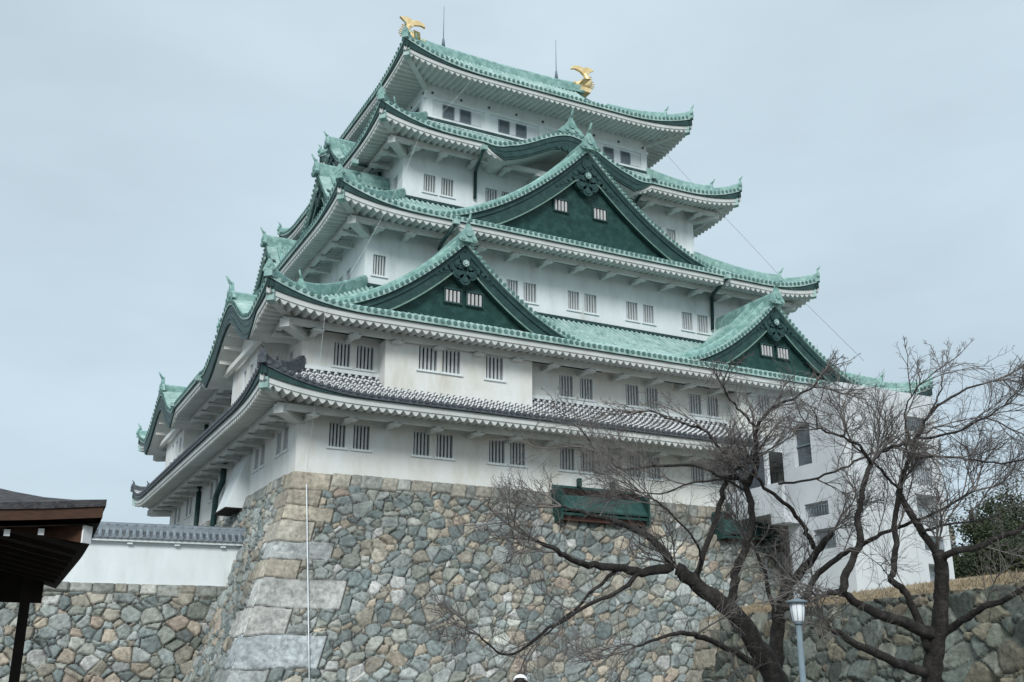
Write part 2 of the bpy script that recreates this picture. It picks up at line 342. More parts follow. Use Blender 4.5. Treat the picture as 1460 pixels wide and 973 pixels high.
def tier(label, i_low, i_up, ze, ztop, L1, D1=5.0, tile=COPPER, arches={}, brackets=True, irimoya=None, grey=False, vis=('front', 'left', 'right', 'back')):
    dep = OV+(i_up-i_low) if irimoya is None else irimoya[0]
    dark = DARKCU
    def slope(dd):
        u = np.clip(dd/dep, 0, 1.0); return (ztop-ze-.2)*(.62*u+.38*u*u)
    tb = MB(); ev = MB(); bd = MB()
    roof = mk('tiled_roof', MB(), [tile], keep)     # filled below
    for kind in SIDES:
        S = Side(kind, i_low); L = S.L; X_0, X_1 = -OV, L+OV
        ar = arches.get(kind, []); ABW = .95 if kind == 'left' else .85
        def K(X):
            a = np.zeros_like(X); A = np.zeros_like(X)
            for xc, hw, hh in ar:
                s_ = np.clip(np.abs(X-xc)/hw, 0, 1)
                q = (.5*(1+np.cos(np.pi*s_**.92)))**(1.45 if kind == 'left' else 1.3); q = q-.05*np.sin(np.pi*np.clip((s_-.72)/.28, 0, 1))
                a += hh*q*(s_ < 1); A = np.maximum(A, np.clip((1-s_)/.22, 0, 1))
            return a, A
        def lift(X, p=2.3):
            e_ = np.minimum(X-X_0, X_1-X); return np.clip(1-e_/D1, 0, 1)**p
        lim = dep if (irimoya is None or kind in ('front', 'back')) else irimoya[1]
        def dmax(X):
            e_ = np.minimum(X-X_0, X_1-X)
            if irimoya is None: return np.clip(e_, 0, dep)
            if kind in ('front', 'back'): return np.where(e_ >= irimoya[1], dep, e_)
            return np.clip(e_, 0, irimoya[1])
        # tile columns
        nc = int((X_1-X_0)/TP)//2
        cs = (X_0+X_1)/2+(np.arange(-nc, nc+1))*TP
        offs = np.array([-TP/2, -TR, -.7*TR, 0, .7*TR, TR]); hts = np.array([0, 0, .8*TR, 1.2*TR, .8*TR, 0])
        xs = (cs[:, None]+offs).ravel(); hx = np.tile(hts, len(cs))
        k = (xs >= X_0) & (xs <= X_1); xs, hx = xs[k], hx[k]
        xs = np.concatenate([[X_0], xs, [X_1]]); hx = np.concatenate([[0], hx, [0]])
        nT = 17 if grey else 10
        T = np.linspace(0, 1, nT)
        Dp = dmax(xs)[:, None]*T[None]
        a, A = K(xs)
        main = ze+.2+L1*lift(xs)[:, None]*np.clip(1-Dp/(dep*.8), 0, 1)**1.3+slope(Dp)
        z = np.maximum(main, ze+.2+a[:, None]+.03*Dp*(a[:, None] > .05)) if ar else main
        z = z+hx[:, None]
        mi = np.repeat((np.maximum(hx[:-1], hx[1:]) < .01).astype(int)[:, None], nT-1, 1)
        if grey:
            hm = (np.maximum(hx[:-1], hx[1:]) > .01)[:, None]; rowm = (np.arange(nT-1) % 2 == 0)[None]
            mi = (hm & rowm).astype(int) | ((~hm) & (~rowm) & (np.arange(nT-1) % 4 == 1)[None]).astype(int)
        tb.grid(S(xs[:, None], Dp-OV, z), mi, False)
        # front edge of the pans
        zt = ze+L1*lift(xs)+a
        tb.grid(np.stack([S(xs, -OV, zt-.0), S(xs, -OV, z[:, 0])], 1), 0)
        tb.grid(np.stack([S(xs, -OV+.5, zt), S(xs, -OV, zt)], 1), 0)
        if kind in vis:
            cc = cs[(cs > X_0+.1) & (cs < X_1-.1)]; ac, _ = K(cc)
            zc = ze+.2+L1*lift(cc)+ac
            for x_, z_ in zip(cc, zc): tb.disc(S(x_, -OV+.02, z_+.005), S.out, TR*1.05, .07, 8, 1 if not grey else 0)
        # dark board between the tile edge and the white eave, deep towards the corners and under arches
        lx = lift(xs)
        zb = zt-.02-.42*L1*lift(xs, 2.0)*(1-A)-(ABW*A)
        zb = np.where(np.minimum(xs-X_0, X_1-xs) < .001, zb, zb)
        for d_, zz0, zz1 in ((-OV+.06, zt+.02, zb),):
            bd.grid(np.stack([S(xs, d_, zz1), S(xs, d_, zz0)], 1), 0)
            bd.grid(np.stack([S(xs, d_+.22, zz1), S(xs, d_, zz1)], 1), 0)
            bd.grid(np.stack([S(xs, d_+.22, zz0), S(xs, d_+.22, zz1)], 1), 0)
        if ar:      # moulding line on the arched board
            kA = A > .6
            for q0, q1 in ((.30, .36), (.70, .78)):
                zz = zt-q0*A*.95; zy = zt-q1*A*.95
                if True:
                    P_ = np.stack([S(xs, -OV+.02, zy), S(xs, -OV+.02, zz)], 1); bd.grid(P_, 0, mask=np.repeat((kA[:-1] & kA[1:])[:, None], 1, 1))
        # white fascia
        fh = .26*(1-A)+.0; zf = zb-fh
        d_ = -OV+.14
        msk = (A[:-1] < .97)[:, None]
        ev.grid(np.stack([S(xs, d_, zf), S(xs, d_, zb)], 1), 0, mask=msk)
        ev.grid(np.stack([S(xs, d_+.16, zf), S(xs, d_, zf)], 1), 0, mask=msk)
        # scalloped rafters under the eave
        RP = .40; nr = int((X_1-X_0-.6)/RP)//2; rc = (X_0+X_1)/2+np.arange(-nr, nr+1)*RP
        ro = np.array([-.5, -.38, -.25, -.12, 0, .12, .25, .38])*RP; rhh = .19*np.array([0, .2, .62, .93, 1, .93, .62, .2])
        rx = (rc[:, None]+ro).ravel(); rhx = np.tile(rhh, len(rc)); k = (rx > X_0+.3) & (rx < X_1-.3); rx, rhx = rx[k], rhx[k]
        rx = np.concatenate([[X_0+.3], rx, [X_1-.3]]); rhx = np.concatenate([[0], rhx, [0]])
        ra, rA = K(rx)
        rzt = ze+L1*lift(rx)+ra; rzb = rzt-.02-.42*L1*lift(rx, 2.0)*(1-rA)-ABW*rA
        z0 = rzb-.26*(1-rA)-.03
        zw = np.where(rA > 0, (ze-.02)*(1-rA)+(rzb+.1)*rA, ze-.02)
        emin = np.clip(np.minimum(rx-X_0, X_1-rx), .3, OV)
        tt = np.linspace(0, 1, 5)
        dd = .19+np.maximum(emin-.19, .01)[:, None]*tt[None]
        zz = z0[:, None]+(zw-z0)[:, None]*(np.clip(dd-.19, 0, 9)/(OV-.19))**1.1-(rhx*(1-rA))[:, None]
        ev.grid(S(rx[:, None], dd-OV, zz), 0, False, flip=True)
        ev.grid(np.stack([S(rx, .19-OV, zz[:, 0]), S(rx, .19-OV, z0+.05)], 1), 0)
        # infill wall within the arch
        if ar:
            P_ = np.stack([S(rx, -.012, np.full_like(rx, ze-.35)), S(rx, -.012, zw+.1)], 1); ev.grid(P_, 0, mask=(rA[:-1] > .02)[:, None])
        # beam carried on brackets
        if brackets:
            bz = ze-.36
            xa, xb = ((-1.3, L+1.3) if kind in ('front', 'back') else (-1.09, L+1.09))
            cuts = [xa]
            if kind == 'left':
                for xc, hw, hh in sorted(ar): cuts += [xc-hw*.62, xc+hw*.62]
            cuts.append(xb)
            for xa_, xb_ in zip(cuts[::2], cuts[1::2]):
                n0 = S(xa_, -1.15, bz-.13); n1 = S(xb_, -1.15, bz-.13); c_ = (n0+n1)/2; ax_ = (n1-n0)/2
                ev.obox(c_, ax_, np.array(S.out)*.11, (0, 0, .15))
    # fill roof mesh
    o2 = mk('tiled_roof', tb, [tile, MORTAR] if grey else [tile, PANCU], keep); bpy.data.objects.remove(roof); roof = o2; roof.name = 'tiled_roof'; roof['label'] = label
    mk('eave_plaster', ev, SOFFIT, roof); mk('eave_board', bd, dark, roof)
    # brackets: one mesh of its own each
    if brackets:
        proto = {}
        for kind in ('front', 'left'):
            S = Side(kind, i_low)
            mb = MB(); zz = -.90
            mb.prism([(-.13, .33), (-.13, .50), (.13, .50), (.13, .33)], lambda X, d, z: np.array(S.ax)*X-np.array(S.out)*d+np.array((0, 0, z)), -1.30, .02)
            mb.prism([(-.24, .30), (-.28, .38), (.28, .38), (.24, .30)], lambda X, d, z: np.array(S.ax)*X-np.array(S.out)*d+np.array((0, 0, z)), -1.34, -.92)
            n = max(2, round(S.L/KEN)); first = None
            for k in range(n+1):
                X = S.L*k/n
                if k in (0, n): X = .35 if k == 0 else S.L-.35
                p = S(X, 0, ze-.9-.2)
                if any(abs(X-xc) < hw*.62 for xc, hw, hh in arches.get(kind, [])) and kind == 'left': continue
                if first is None: first = mk('bracket', mb, SOFFIT, roof); first.location = p
                else: dup(first, roof, p)
    # corners
    for cx, cy in ((0, 0), (1, 0), (0, 1), (1, 1)):
        sx, sy = (-1 if cx == 0 else 1), (-1 if cy == 0 else 1)
        wx, wy = (i_low if cx == 0 else X1-i_low), (i_low if cy == 0 else Y1-i_low)
        dg = np.array([sx, sy, 0.0])
        W_ = lambda e_, z: np.array([wx, wy, 0])+dg*e_+np.array([0, 0, z])       # e_: outward distance along each axis
        side = np.array([sx, -sy, 0])/math.sqrt(2)
        dmx = dep if irimoya is None else irimoya[1]
        def hz(e_): dd = OV-e_; return ze+.2+L1*np.clip(1-dd/D1, 0, 1)**2.3*np.clip(1-dd/(dep*.8), 0, 1)**1.3+slope(dd)
        ee = np.linspace(OV+.03, OV-dmx, 16)
        hr = MB()
        hr.sweep([W_(q, hz(q)+.06) for q in ee], side, (0, 0, 1), RSEC(.2, .34), 0)
        e2 = np.linspace(OV-dmx*(.30 if dmx > 3 else .38), OV-dmx, 12)
        hr.sweep([W_(q, hz(q)+.30) for q in e2], side, (0, 0, 1), RSEC(.21, .30), 0)
        fd = lambda X, d, z, c_=None: None
        def mkfn(e0, z0_):
            ctr = W_(e0, 0); ou = dg/math.sqrt(2)
            return lambda X, d, z: ctr+side*X-ou*d+np.array([0, 0, z])
        for e0, sc in ((OV+.02, .62), (e2[0]+.02, .8)):
            oni(hr, mkfn(e0, 0), 0, 0, float(hz(e0)) if sc > .7 else float(hz(OV))+.05, sc if not grey else sc*.75, 0)
        mk('hip_ridge', hr, GREYT if grey else COPPER2, roof)
        cb = MB()
        zc = ze+L1-.02-.42*L1
        ou = dg/math.sqrt(2)
        p0 = W_(OV-.42, zc-.42); p1 = W_(-.3, ze-.42)
        cb.sweep([p1, p0], side, (0, 0, 1), [(-.17, -.2), (.17, -.2), (.17, .22), (-.17, .22)], 0)
        p2 = W_(OV-.18, zc-.36)
        cb.sweep([p0+ou*.01, p2], side, (0, 0, 1), [(-.2, -.23), (.2, -.23), (.2, .25), (-.2, .25)], 1)
        if brackets:
            q0, q1 = W_(-.3, ze-.72), W_(1.25, ze-.62)
            cb.sweep([q0, q1], side, (0, 0, 1), [(-.24, -.2), (.24, -.2), (.24, .2), (-.24, .2)], 0)
        mk('corner_beam', cb, [SOFFIT, COPPER], roof)
    # flashing strip where the slope meets the storey above
    if irimoya is None:
        fl = MB()
        for kind in SIDES:
            S = Side(kind, i_up); zz = ze+.2+slope(np.array(dep))
            a0, a1 = (-.17, S.L+.17) if kind in ('front', 'back') else (0.003, S.L-.003)
            n0, n1 = S(a0, -.085, zz+.06), S(a1, -.085, zz+.06)
            fl.obox((n0+n1)/2, (n1-n0)/2, np.array(S.out)*.083, (0, 0, .085))
        mk('top_flashing', fl, PLASTER if grey else DARKCU, roof)
    return roof

R1 = tier('lowest roof of grey tiles with white mortar', 0, 0, 3.06, 4.78, 1.0, 5.5, tile=GREYT, grey=True)
R2 = tier('second roof with two front gables and two arched gables', 0, 2*KEN, 7.05, 11.0, 1.0, 5.0, arches={'left': [(Y1-5.8, 6.0, 2.2), (Y1-25.8, 6.0, 2.2)]})
R3 = tier('third roof with one wide front gable', 2*KEN, 3.5*KEN, 14.68, 18.2, 1.0, 5.0)
R4 = tier('fourth roof with arched front gable', 3.5*KEN, 4.5*KEN, 21.75, 25.0, 1.1, 5.0, arches={'front': [(17.7-3.5*KEN, 6.0, 1.9)]})
I5 = 4.5*KEN
DEP5 = (Y1-2*I5)/2+OV; EG = 4.3
R5 = tier('top roof with gold fish on its ridge', I5, I5, 27.75, 34.6, 1.15, 6.0, brackets=False, irimoya=(DEP5, EG))
# top gable ends and main ridge
yc = Y1/2
rg = MB()
xa, xb = I5-OV+EG, X1-I5+OV-EG
zz = lambda dd: 27.75+.2+(34.6-27.95)*(.62*dd/DEP5+.38*(dd/DEP5)**2)
rg.sweep([(xa-.5, yc, 34.75), (xa+2, yc, 34.55), (yc*0+(xa+xb)/2, yc, 34.45), (xb-2, yc, 34.55), (xb+.5, yc, 34.75)], (0, 1, 0), (0, 0, 1), RSEC(.36, .62), 0)
oni(rg, lambda X, d, z: np.array([xa-.5+d, yc-X, z]), 0, 0, 34.4, 1.1); oni(rg, lambda X, d, z: np.array([xb+.5-d, yc+X, z]), 0, 0, 34.4, 1.1)
mk('main_ridge', rg, COPPER2, R5)
for xx, sg in ((xa, -1), (xb, 1)):
    gw = MB(); dd = np.linspace(EG, DEP5, 10)
    ol = [(float(yc-DEP5+q), float(zz(q))) for q in dd]; ol = ol+[(2*yc-y, z) for y, z in ol[::-1][1:]]
    gw.prism(ol, lambda X, d, z: np.array([xx-sg*d, X, z]), .25, .45)
    P_ = np.array([(xx+sg*.02, y, z) for y, z in ol]); gw.sweep(P_, (1, 0, 0), (0, 0, 1), [(-.1, -.75), (.1, -.75), (.1, -.02), (-.1, -.02)])
    mk('gable_wall', gw, DARKCU, R5)

# ---------------------------------------------------- storey walls with openings
FRONT = {1: [], 2: [], 3: [], 4: []}
def pairs(cs, w_, gap): return [(c+s*(gap/2+w_/2)-w_/2, c+s*(gap/2+w_/2)+w_/2) for c in cs for s in (-1, 1)]
wins = {
 ('front', 1): (0, [(1.50, 2.27), (2.66, 3.44), (5.65, 6.47), (6.84, 7.68), (9.64, 10.49), (10.80, 11.63), (13.65, 14.48), (14.86, 15.70), (17.74, 18.54), (18.95, 19.76), (21.80, 22.66), (23.09, 23.91), (25.9, 26.7), (27.1, 27.9)], 1.27, 2.40),
 ('front', 2): (0, [(1.52, 2.30), (2.64, 3.47), (13.67, 14.47), (14.90, 15.68), (17.76, 18.58), (19.0, 19.83), (21.91, 22.74), (23.13, 23.92)], 5.12, 6.27),
 ('front', 3): (2*KEN, [(4.72, 5.42), (12.74, 13.46), (13.83, 14.65), (16.76, 17.52), (17.90, 18.72), (20.82, 21.63), (22.03, 22.80), (24.90, 25.70), (26.08, 26.90)], 11.74, 12.90),
 ('front', 4): (3.5*KEN, [(8.77, 9.52), (9.92, 10.70), (12.88, 13.66), (14.0, 14.8), (25.2, 25.97), (26.38, 27.13)], 18.92, 20.08),
 ('left', 1): (0, [(1.5, 2.3), (2.7, 3.5), (5.7, 6.5), (6.9, 7.7), (16.3, 17.1), (17.6, 18.4), (23.9, 24.7), (25.1, 25.9), (27.9, 28.7), (29.2, 30.0)], 1.27, 2.40),
 ('left', 2): (0, [(1.6, 2.2), (12.5, 13.3), (13.8, 14.6), (17.0, 17.8), (18.3, 19.1)], 5.12, 6.1),
 ('left', 3): (2*KEN, [(6.6, 7.3), (8.0, 8.7), (14, 14.8), (15.3, 16.1)], 11.74, 12.90),
 ('left', 4): (3.5*KEN, [(8.3, 9.0), (9.6, 10.3)], 18.92, 20.08),
}
WCACHE = {}
def window(S, Xa, Xb, za, zb_, parent, d0=0.0, bars=4, sub=True, barm=None, nlabel=None, wall_d=.34):
    """opening with dark back, plastered reveals, a set of bars and a sill"""
    wd, ht = round(Xb-Xa, 2), round(zb_-za, 2); key = (S.kind, wd, ht, bars, barm is None)
    p = S((Xa+Xb)/2, d0, za)
    ax, out = np.array(S.ax, float), np.array(S.out, float); upv = np.array([0, 0, 1.0])
    if key not in WCACHE:
        f = lambda X, d, z: ax*X-out*d+upv*z
        mb = MB(); h = wd/2; dp = wall_d
        q = [(-h, 0), (h, 0), (h, ht), (-h, ht)]
        V = [f(x, 0, z) for x, z in q]+[f(x, dp, z) for x, z in q]
        mb.add(V, [(0, 1, 5, 4), (1, 2, 6, 5), (2, 3, 7, 6), (3, 0, 4, 7)], 0); mb.add([f(x, dp, z) for x, z in q], [(0, 1, 2, 3)], 1)
        w_ = mk('window', mb, [PLASTER, PANE], parent)
        b = MB(); bw = wd/(bars*2+1)*.64
        for k in range(bars):
            x = -h+wd*(k+.8)/(bars+.6)
            b.obox(f(x, .14, ht/2), ax*bw*.82, out*.045, upv*(ht/2-.004))
        bo = mk('lattice', b, barm or BARS, w_)
        s_ = MB(); s_.obox(f(0, -.03, -.065), ax*(h+.13), out*.05, upv*.05)
        so_ = mk('sill', s_, PLASTER, w_)
        WCACHE[key] = w_
    else:
        src = WCACHE[key]; w_ = dup(src, parent)
        for ch in list(src.children): dup(ch, w_)
    w_.location = p
    return w_
def wallgrid(mb, S, Xa, Xb, za, zb_, holes, d=0.0, m=0):
    xs = sorted({Xa, Xb, *[h[0] for h in holes], *[h[1] for h in holes]}); zs = sorted({za, zb_, *[h[2] for h in holes], *[h[3] for h in holes]})
    for a, b in zip(xs[:-1], xs[1:]):
        for c, d2 in zip(zs[:-1], zs[1:]):
            mx_, mz = (a+b)/2, (c+d2)/2
            if any(h[0] < mx_ < h[1] and h[2] < mz < h[3] for h in holes): continue
            mb.add([S(a, d, c), S(b, d, c), S(b, d, d2), S(a, d, d2)], [(0, 1, 2, 3)], m)
spec = {1: (0, -.06, 4.3), 2: (0, 4.0, 7.85), 3: (2*KEN, 9.0, 15.6), 4: (3.5*KEN, 16.5, 22.9), 5: (I5, 23, 28.8)}
ordn = {1: 'lowest', 2: 'second', 3: 'third', 4: 'fourth', 5: 'top'}
for k, (i, za, zb_) in spec.items():
    mb = MB(); todo = []
    for kind in SIDES:
        S = Side(kind, i); holes = []
        if (kind, k) in wins:
            _, lst, wz0, wz1 = wins[(kind, k)]
            for a, b in lst:
                if kind == 'front': h = (a-i, b-i, wz0, wz1)
                else: h = (S.L-(b-i), S.L-(a-i), wz0, wz1)
                holes.append(h); todo.append((S, h))
        wallgrid(mb, S, 0, S.L, za, zb_, holes)
    wo_ = mk('storey_wall', mb, AGED if k < 3 else PLASTER, keep); wo_['label'] = ordn[k]+' storey white plaster walls'
    for S, h in todo: window(S, *h, keep)
# corner pilaster lines are plain; projecting bays on the second storey
def bay(kind, Xa, Xb, dproj, za, zb_, wl, wz0, wz1):
    S = Side(kind, 0); mb = MB()
    holes = [(a, b, wz0, wz1) for a, b in wl]
    wallgrid(mb, S, Xa, Xb, za, zb_, holes, -dproj)
    for X in (Xa, Xb): mb.add([S(X, -dproj, za), S(X, 0, za), S(X, 0, zb_), S(X, -dproj, zb_)], [(0, 1, 2, 3)])
    mb.add([S(Xa, -dproj, za), S(Xb, -dproj, za), S(Xb, 0, za), S(Xa, 0, za)], [(0, 1, 2, 3)])
    if kind == 'left':
        xc = (Xa+Xb)/2; xq = np.linspace(Xa, Xb, 25); u = np.clip(np.abs(xq-(Y1-(5.8 if Y1-xc < 12 else 25.8)))/6.0, 0, 1)
        ztop_ = 7.05+2.2*(.5*(1+np.cos(np.pi*u**.92)))**1.45-.90
        mb.grid(np.stack([S(xq, -dproj, np.full_like(xq, zb_)), S(xq, -dproj, np.maximum(ztop_, zb_))], 1))
        for q in np.linspace(Xa+.5, Xb-.5, 7):
            zq = float(np.interp(q, xq, ztop_)); mb.obox(S(q, -dproj-.45, zq-.12), np.array(S.ax)*.07, np.array(S.out)*.45, (0, 0, .10))
        mb.obox(S(xc, -dproj-.30, 6.62), np.array(S.ax)*(Xb-Xa+2.6)/2, np.array(S.out)*.12, (0, 0, .14))
    o = mk('projecting_bay', mb, AGED, keep)
    for h in holes: window(S, *h, keep, d0=-dproj)
bay('front', 3.72, 11.55, .95, 3.8, 6.45, [(5.42, 6.36), (6.64, 7.58), (8.98, 9.92)], 5.22, 6.38)
bay('front', 24.5, 32.3, .95, 3.8, 6.45, [(25.95, 26.85), (28.4, 29.3), (29.6, 30.5)], 5.22, 6.38)
for yb in (5.7, 25.4):
    a = Y1-yb
    bay('left', a-3.15, a+3.15, 1.2, 3.6, 6.9, [(a-.7, a-.1), (a+.65, a+1.25), (a+2.0, a+2.6)] if yb < 10 else [(a-.9, a-.3), (a+.45, a+1.05), (a+1.8, a+2.4)], 4.95, 6.05)
# stone drop chute on the side wall
S = Side('left', 0); ic = MB(); ya, yb = Y1-8.6, Y1-11.2
V = [S(ya, .0, 2.7), S(yb, .0, 2.7), S(yb, -1.05, -.5), S(ya, -1.05, -.5), S(ya, 0, -.5), S(yb, 0, -.5)]
ic.add(V, [(0, 1, 2, 3), (0, 3, 4), (1, 5, 2)]); ic.obox(S((ya+yb)/2, -.56, -.54), np.array(S.ax)*1.4, np.array(S.out)*.58, (0, 0, .035), 1)
mk('stone_drop_chute', ic, [PLASTER, WOOD], keep)
# ---------------------------------------------------- top storey viewing windows
S = Side('front', I5); tw = MB()
for kind in SIDES:
    S_ = Side(kind, I5); ax, out = np.array(S_.ax, float), np.array(S_.out, float)
    for z_, hh, th in ((26.68, .11, .10), (25.30, .07, .12), (24.98, .05, .16)):
        ex = th if kind in ('front', 'back') else 0
        tw.obox(S_(S_.L/2, -th/2, z_), ax*(S_.L/2+ex), out*th/2, (0, 0, hh))
    n = 5 if kind in ('front', 'back') else 4
    for q in range(n):
        Xp = .3+(S_.L-.6)*q/(n-1)
        tw.obox(S_(Xp, -.045, 25.97), ax*.22, out*.046, (0, 0, .6))
mk('window_trim', tw, PLASTER, keep)
for kind in ('front', 'left'):
    dot0 = None
    S_ = Side(kind, I5)
    for Xp in np.linspace(.5, S_.L-.3, 9 if kind == 'front' else 7):
        if dot0 is None: dots = MB(); dots.disc((0, 0, 0), S_.out, .085, .06, 10); dot0 = dc_ = mk('nail_cover', dots, GREYT, keep)
        else: dc_ = dup(dot0, keep)
        dc_.location = S_(Xp, 0, 27.06)
for kind, lst in (('front', [(10.8, 11.55), (12.0, 12.74), (14.84, 15.52), (16.1, 16.8), (18.9, 19.6), (20.15, 20.85), (22.95, 23.7), (24.33, 25.05)]), ('left', [(10.5, 11.3), (11.8, 12.6), (14.6, 15.4), (16, 16.8), (19, 19.8), (20.3, 21.1)])):
    S_ = Side(kind, I5); proto = None
    for a, b in lst:
        ax, out = np.array(S_.ax, float), np.array(S_.out, float)
        c = (a+b)/2-I5 if kind == 'front' else S_.L-((a+b)/2-I5)
        if proto is None:
            f = lambda X, d, z: ax*X-out*d+np.array([0, 0, z])
            mb = MB(); h = .40
            mb.obox(f(0, -.02, 0), ax*h, out*.022, (0, 0, .46), 0)
            mb.obox(f(h+.41, -.016, 0), ax*.36, out*.02, (0, 0, .46), 1)
            proto = mk('viewing_window', mb, [GLASS, WHITEC], keep); fr = MB()
            for q in (-1, 1):
                fr.obox(f(q*(h-.03), -.05, 0), ax*.03, out*.016, (0, 0, .46)); fr.obox(f(0, -.05, q*.43), ax*(h-.062), out*.016, (0, 0, .03))
            fo = mk('frame', fr, STEEL, proto); w_ = proto
        else:
            w_ = dup(proto, keep); [dup(ch, w_) for ch in list(proto.children)]
        w_.location = S_(c, 0, 25.93)

# ---------------------------------------------------- triangular gables
def gable(label, kind, i, Xc, d0, za, zb_, hw, dback, wl, wscale=1.0, orn=1.0, ext=1.10, pw=1.85):
    """kind side frame with wall inset i; d0 plane of the bargeboard (d<0 outside wall)"""
    S = Side(kind, i)
    gf = lambda s: np.where(s <= 1, np.clip(1-s, 0, 1)**pw, -.02*(s-1)*10)
    prof = lambda X: zb_+(za-zb_)*gf(np.abs(X-Xc)/hw)
    gr = MB()
    tt = np.linspace(0, ext, 26)
    ax, out, upv = np.array(S.ax, float), np.array(S.out, float), np.array([0, 0, 1.0])
    dfront = d0-.38
    for sg in (-1, 1):
        Xs = Xc+sg*hw*tt; zs = prof(Xs)+.18
        # verge strip: tiles laid across the edge
        n = 150; s2 = np.linspace(.0, ext, n*6+1)[:]
        # arc-length spaced rolls
        Xd = Xc+sg*hw*np.linspace(0, ext, 400); zd = prof(Xd); al = np.concatenate([[0], np.cumsum(np.hypot(np.diff(Xd), np.diff(zd)))])
        nt_ = int(al[-1]/.30); cl = (np.arange(nt_)+.5)*al[-1]/nt_; pit = al[-1]/nt_
        ao = np.array([-.5, -.28, -.2, 0, .2, .28])*pit; ah = np.array([0, 0, .07, .10, .07, 0])
        aa = np.concatenate([(cl[:, None]+ao).ravel(), [al[-1]]]); mv_ = None; hh = np.concatenate([np.tile(ah, nt_), [0]])
        Xv = np.interp(aa, al, Xd); zv = np.interp(aa, al, zd)
        for dl, dr in ((dfront, d0+.34),):
            mv_ = 0*(np.maximum(hh[:-1], hh[1:]) < .01).astype(int)[:, None]; gr.grid(np.stack([S(Xv, dl, zv+.16+hh), S(Xv, dr, zv+.20+hh)], 1), mv_, flip=(sg < 0))
            gr.grid(np.stack([S(Xv, dl, zv+.0), S(Xv, dl, zv+.16+hh)], 1), 0, flip=(sg < 0))
            gr.grid(np.stack([S(Xv, dl+.5, zv), S(Xv, dl, zv)], 1), 0)
        Xk = np.interp(cl, al, Xd); zk = np.interp(cl, al, zd)
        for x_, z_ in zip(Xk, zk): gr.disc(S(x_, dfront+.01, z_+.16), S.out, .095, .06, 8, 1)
        # slope tiles running down from the ridge: rolls at constant depth
        dep_ = dback-(d0+.34); nr = max(3, int(dep_/TP)); dc = d0+.34+(np.arange(nr)+.5)*dep_/nr
        do = np.array([-.5, -.28, -.2, 0, .2, .28])*TP; dh = np.array([0, 0, .078, .108, .078, 0])
        dd = np.concatenate([(dc[:, None]+do).ravel(), [dback]]); hd = np.concatenate([np.tile(dh, nr), [0]])
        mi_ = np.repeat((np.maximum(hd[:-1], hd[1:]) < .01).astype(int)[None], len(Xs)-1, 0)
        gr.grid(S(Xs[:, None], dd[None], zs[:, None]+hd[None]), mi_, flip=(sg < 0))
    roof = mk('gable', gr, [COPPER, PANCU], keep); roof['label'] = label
    # descending ridges beside the verge
    for sg in (-1, 1):
        dr = MB(); t2 = np.linspace(.02, ext-.06, 24); Xs = Xc+sg*hw*t2
        P_ = S(Xs, d0+.52, prof(Xs)+.22)
        dr.sweep(P_, out, upv, RSEC(.16, .46))
        for dq, hq in ((.95, .30), (1.3, .34), (1.75, .62)): dr.sweep(S(Xs, d0+dq, prof(Xs)+.22)[:-2 if dq < 1.6 else -5], out, upv, RSEC(.11, hq))
        e_ = Xs[-1]
        side = ax*sg
        oni(dr, lambda X, d, z: S(e_-sg*d, d0+.52+sg*X, z), 0, 0, float(prof(np.array(e_)))+.16, .62)
        mk('descending_ridge', dr, COPPER2, roof)
    rm = MB(); zr = za+.18
    rm.sweep([S(Xc, d0-.40, zr), S(Xc, dback, zr)], ax, upv, RSEC(.25, .62))
    oni(rm, S, Xc, d0-.62, zr-.15, 1.05*orn)
    mk('ridge', rm, COPPER2, roof)
    # bargeboards
    bw = .82*wscale
    for sg in (-1, 1):
        b = MB(); t3 = np.linspace(0, 1.06, 30); Xs = Xc+sg*hw*t3; zt = prof(Xs)-.02
        drop = bw*np.clip(1.25-.25*t3, .9, 1.3)*np.where(t3 < .04, 1.15, 1)
        low = np.maximum(zt-drop, zb_-.25); low = np.where(zt < zb_+.35, zt-.45, low)
        nn = len(Xs)
        F0 = S(Xs, d0-.16, zt); F1 = S(Xs, d0-.16, low); B0 = S(Xs, d0+.05, zt); B1 = S(Xs, d0+.05, low)
        b.grid(np.stack([F1, F0], 1), 0); b.grid(np.stack([B1, F1], 1), 0); b.grid(np.stack([F0, B0], 1), 0); b.grid(np.stack([B0, B1], 1), 0)
        # raised fillet along the top and lower edges
        for o1, o2, th in ((.02, .30, .07), ):
            U0, U1 = zt-o1, zt-o2
            G0 = S(Xs, d0-.16-th, U0); G1 = S(Xs, d0-.16-th, U1); b.grid(np.stack([G1, G0], 1), 0); b.grid(np.stack([S(Xs, d0-.16, U1), G1], 1), 0); b.grid(np.stack([G0, S(Xs, d0-.16, U0)], 1), 0)
        k = t3 < .97
        G0 = S(Xs, d0-.20, low+.10)[k]; G1 = S(Xs, d0-.20, low+.01)[k]
        b.grid(np.stack([G1, G0], 1), 1); b.grid(np.stack([S(Xs, d0-.158, low+.01)[k], G1], 1), 1); b.grid(np.stack([G0, S(Xs, d0-.158, low+.10)[k]], 1), 1)
        mk('bargeboard', b, [DARKCU, TRIMCU], roof)
    # gable wall with barred windows
    gw = MB(); t4 = np.linspace(-1.0, 1.0, 61); Xs = Xc+hw*t4; zt = np.maximum(prof(Xs)-.3, zb_-.85)
    gw.grid(np.stack([S(Xs, d0+.22, np.full_like(Xs, zb_-.9)), S(Xs, d0+.22, zt)], 1), 0)
    gw.obox(S(Xc, d0+.10, zb_-.02), ax*(hw*.80), out*.13, (0, 0, .10), 1)
    gwo = mk('gable_wall', gw, [DARKPL, TRIMCU], roof)
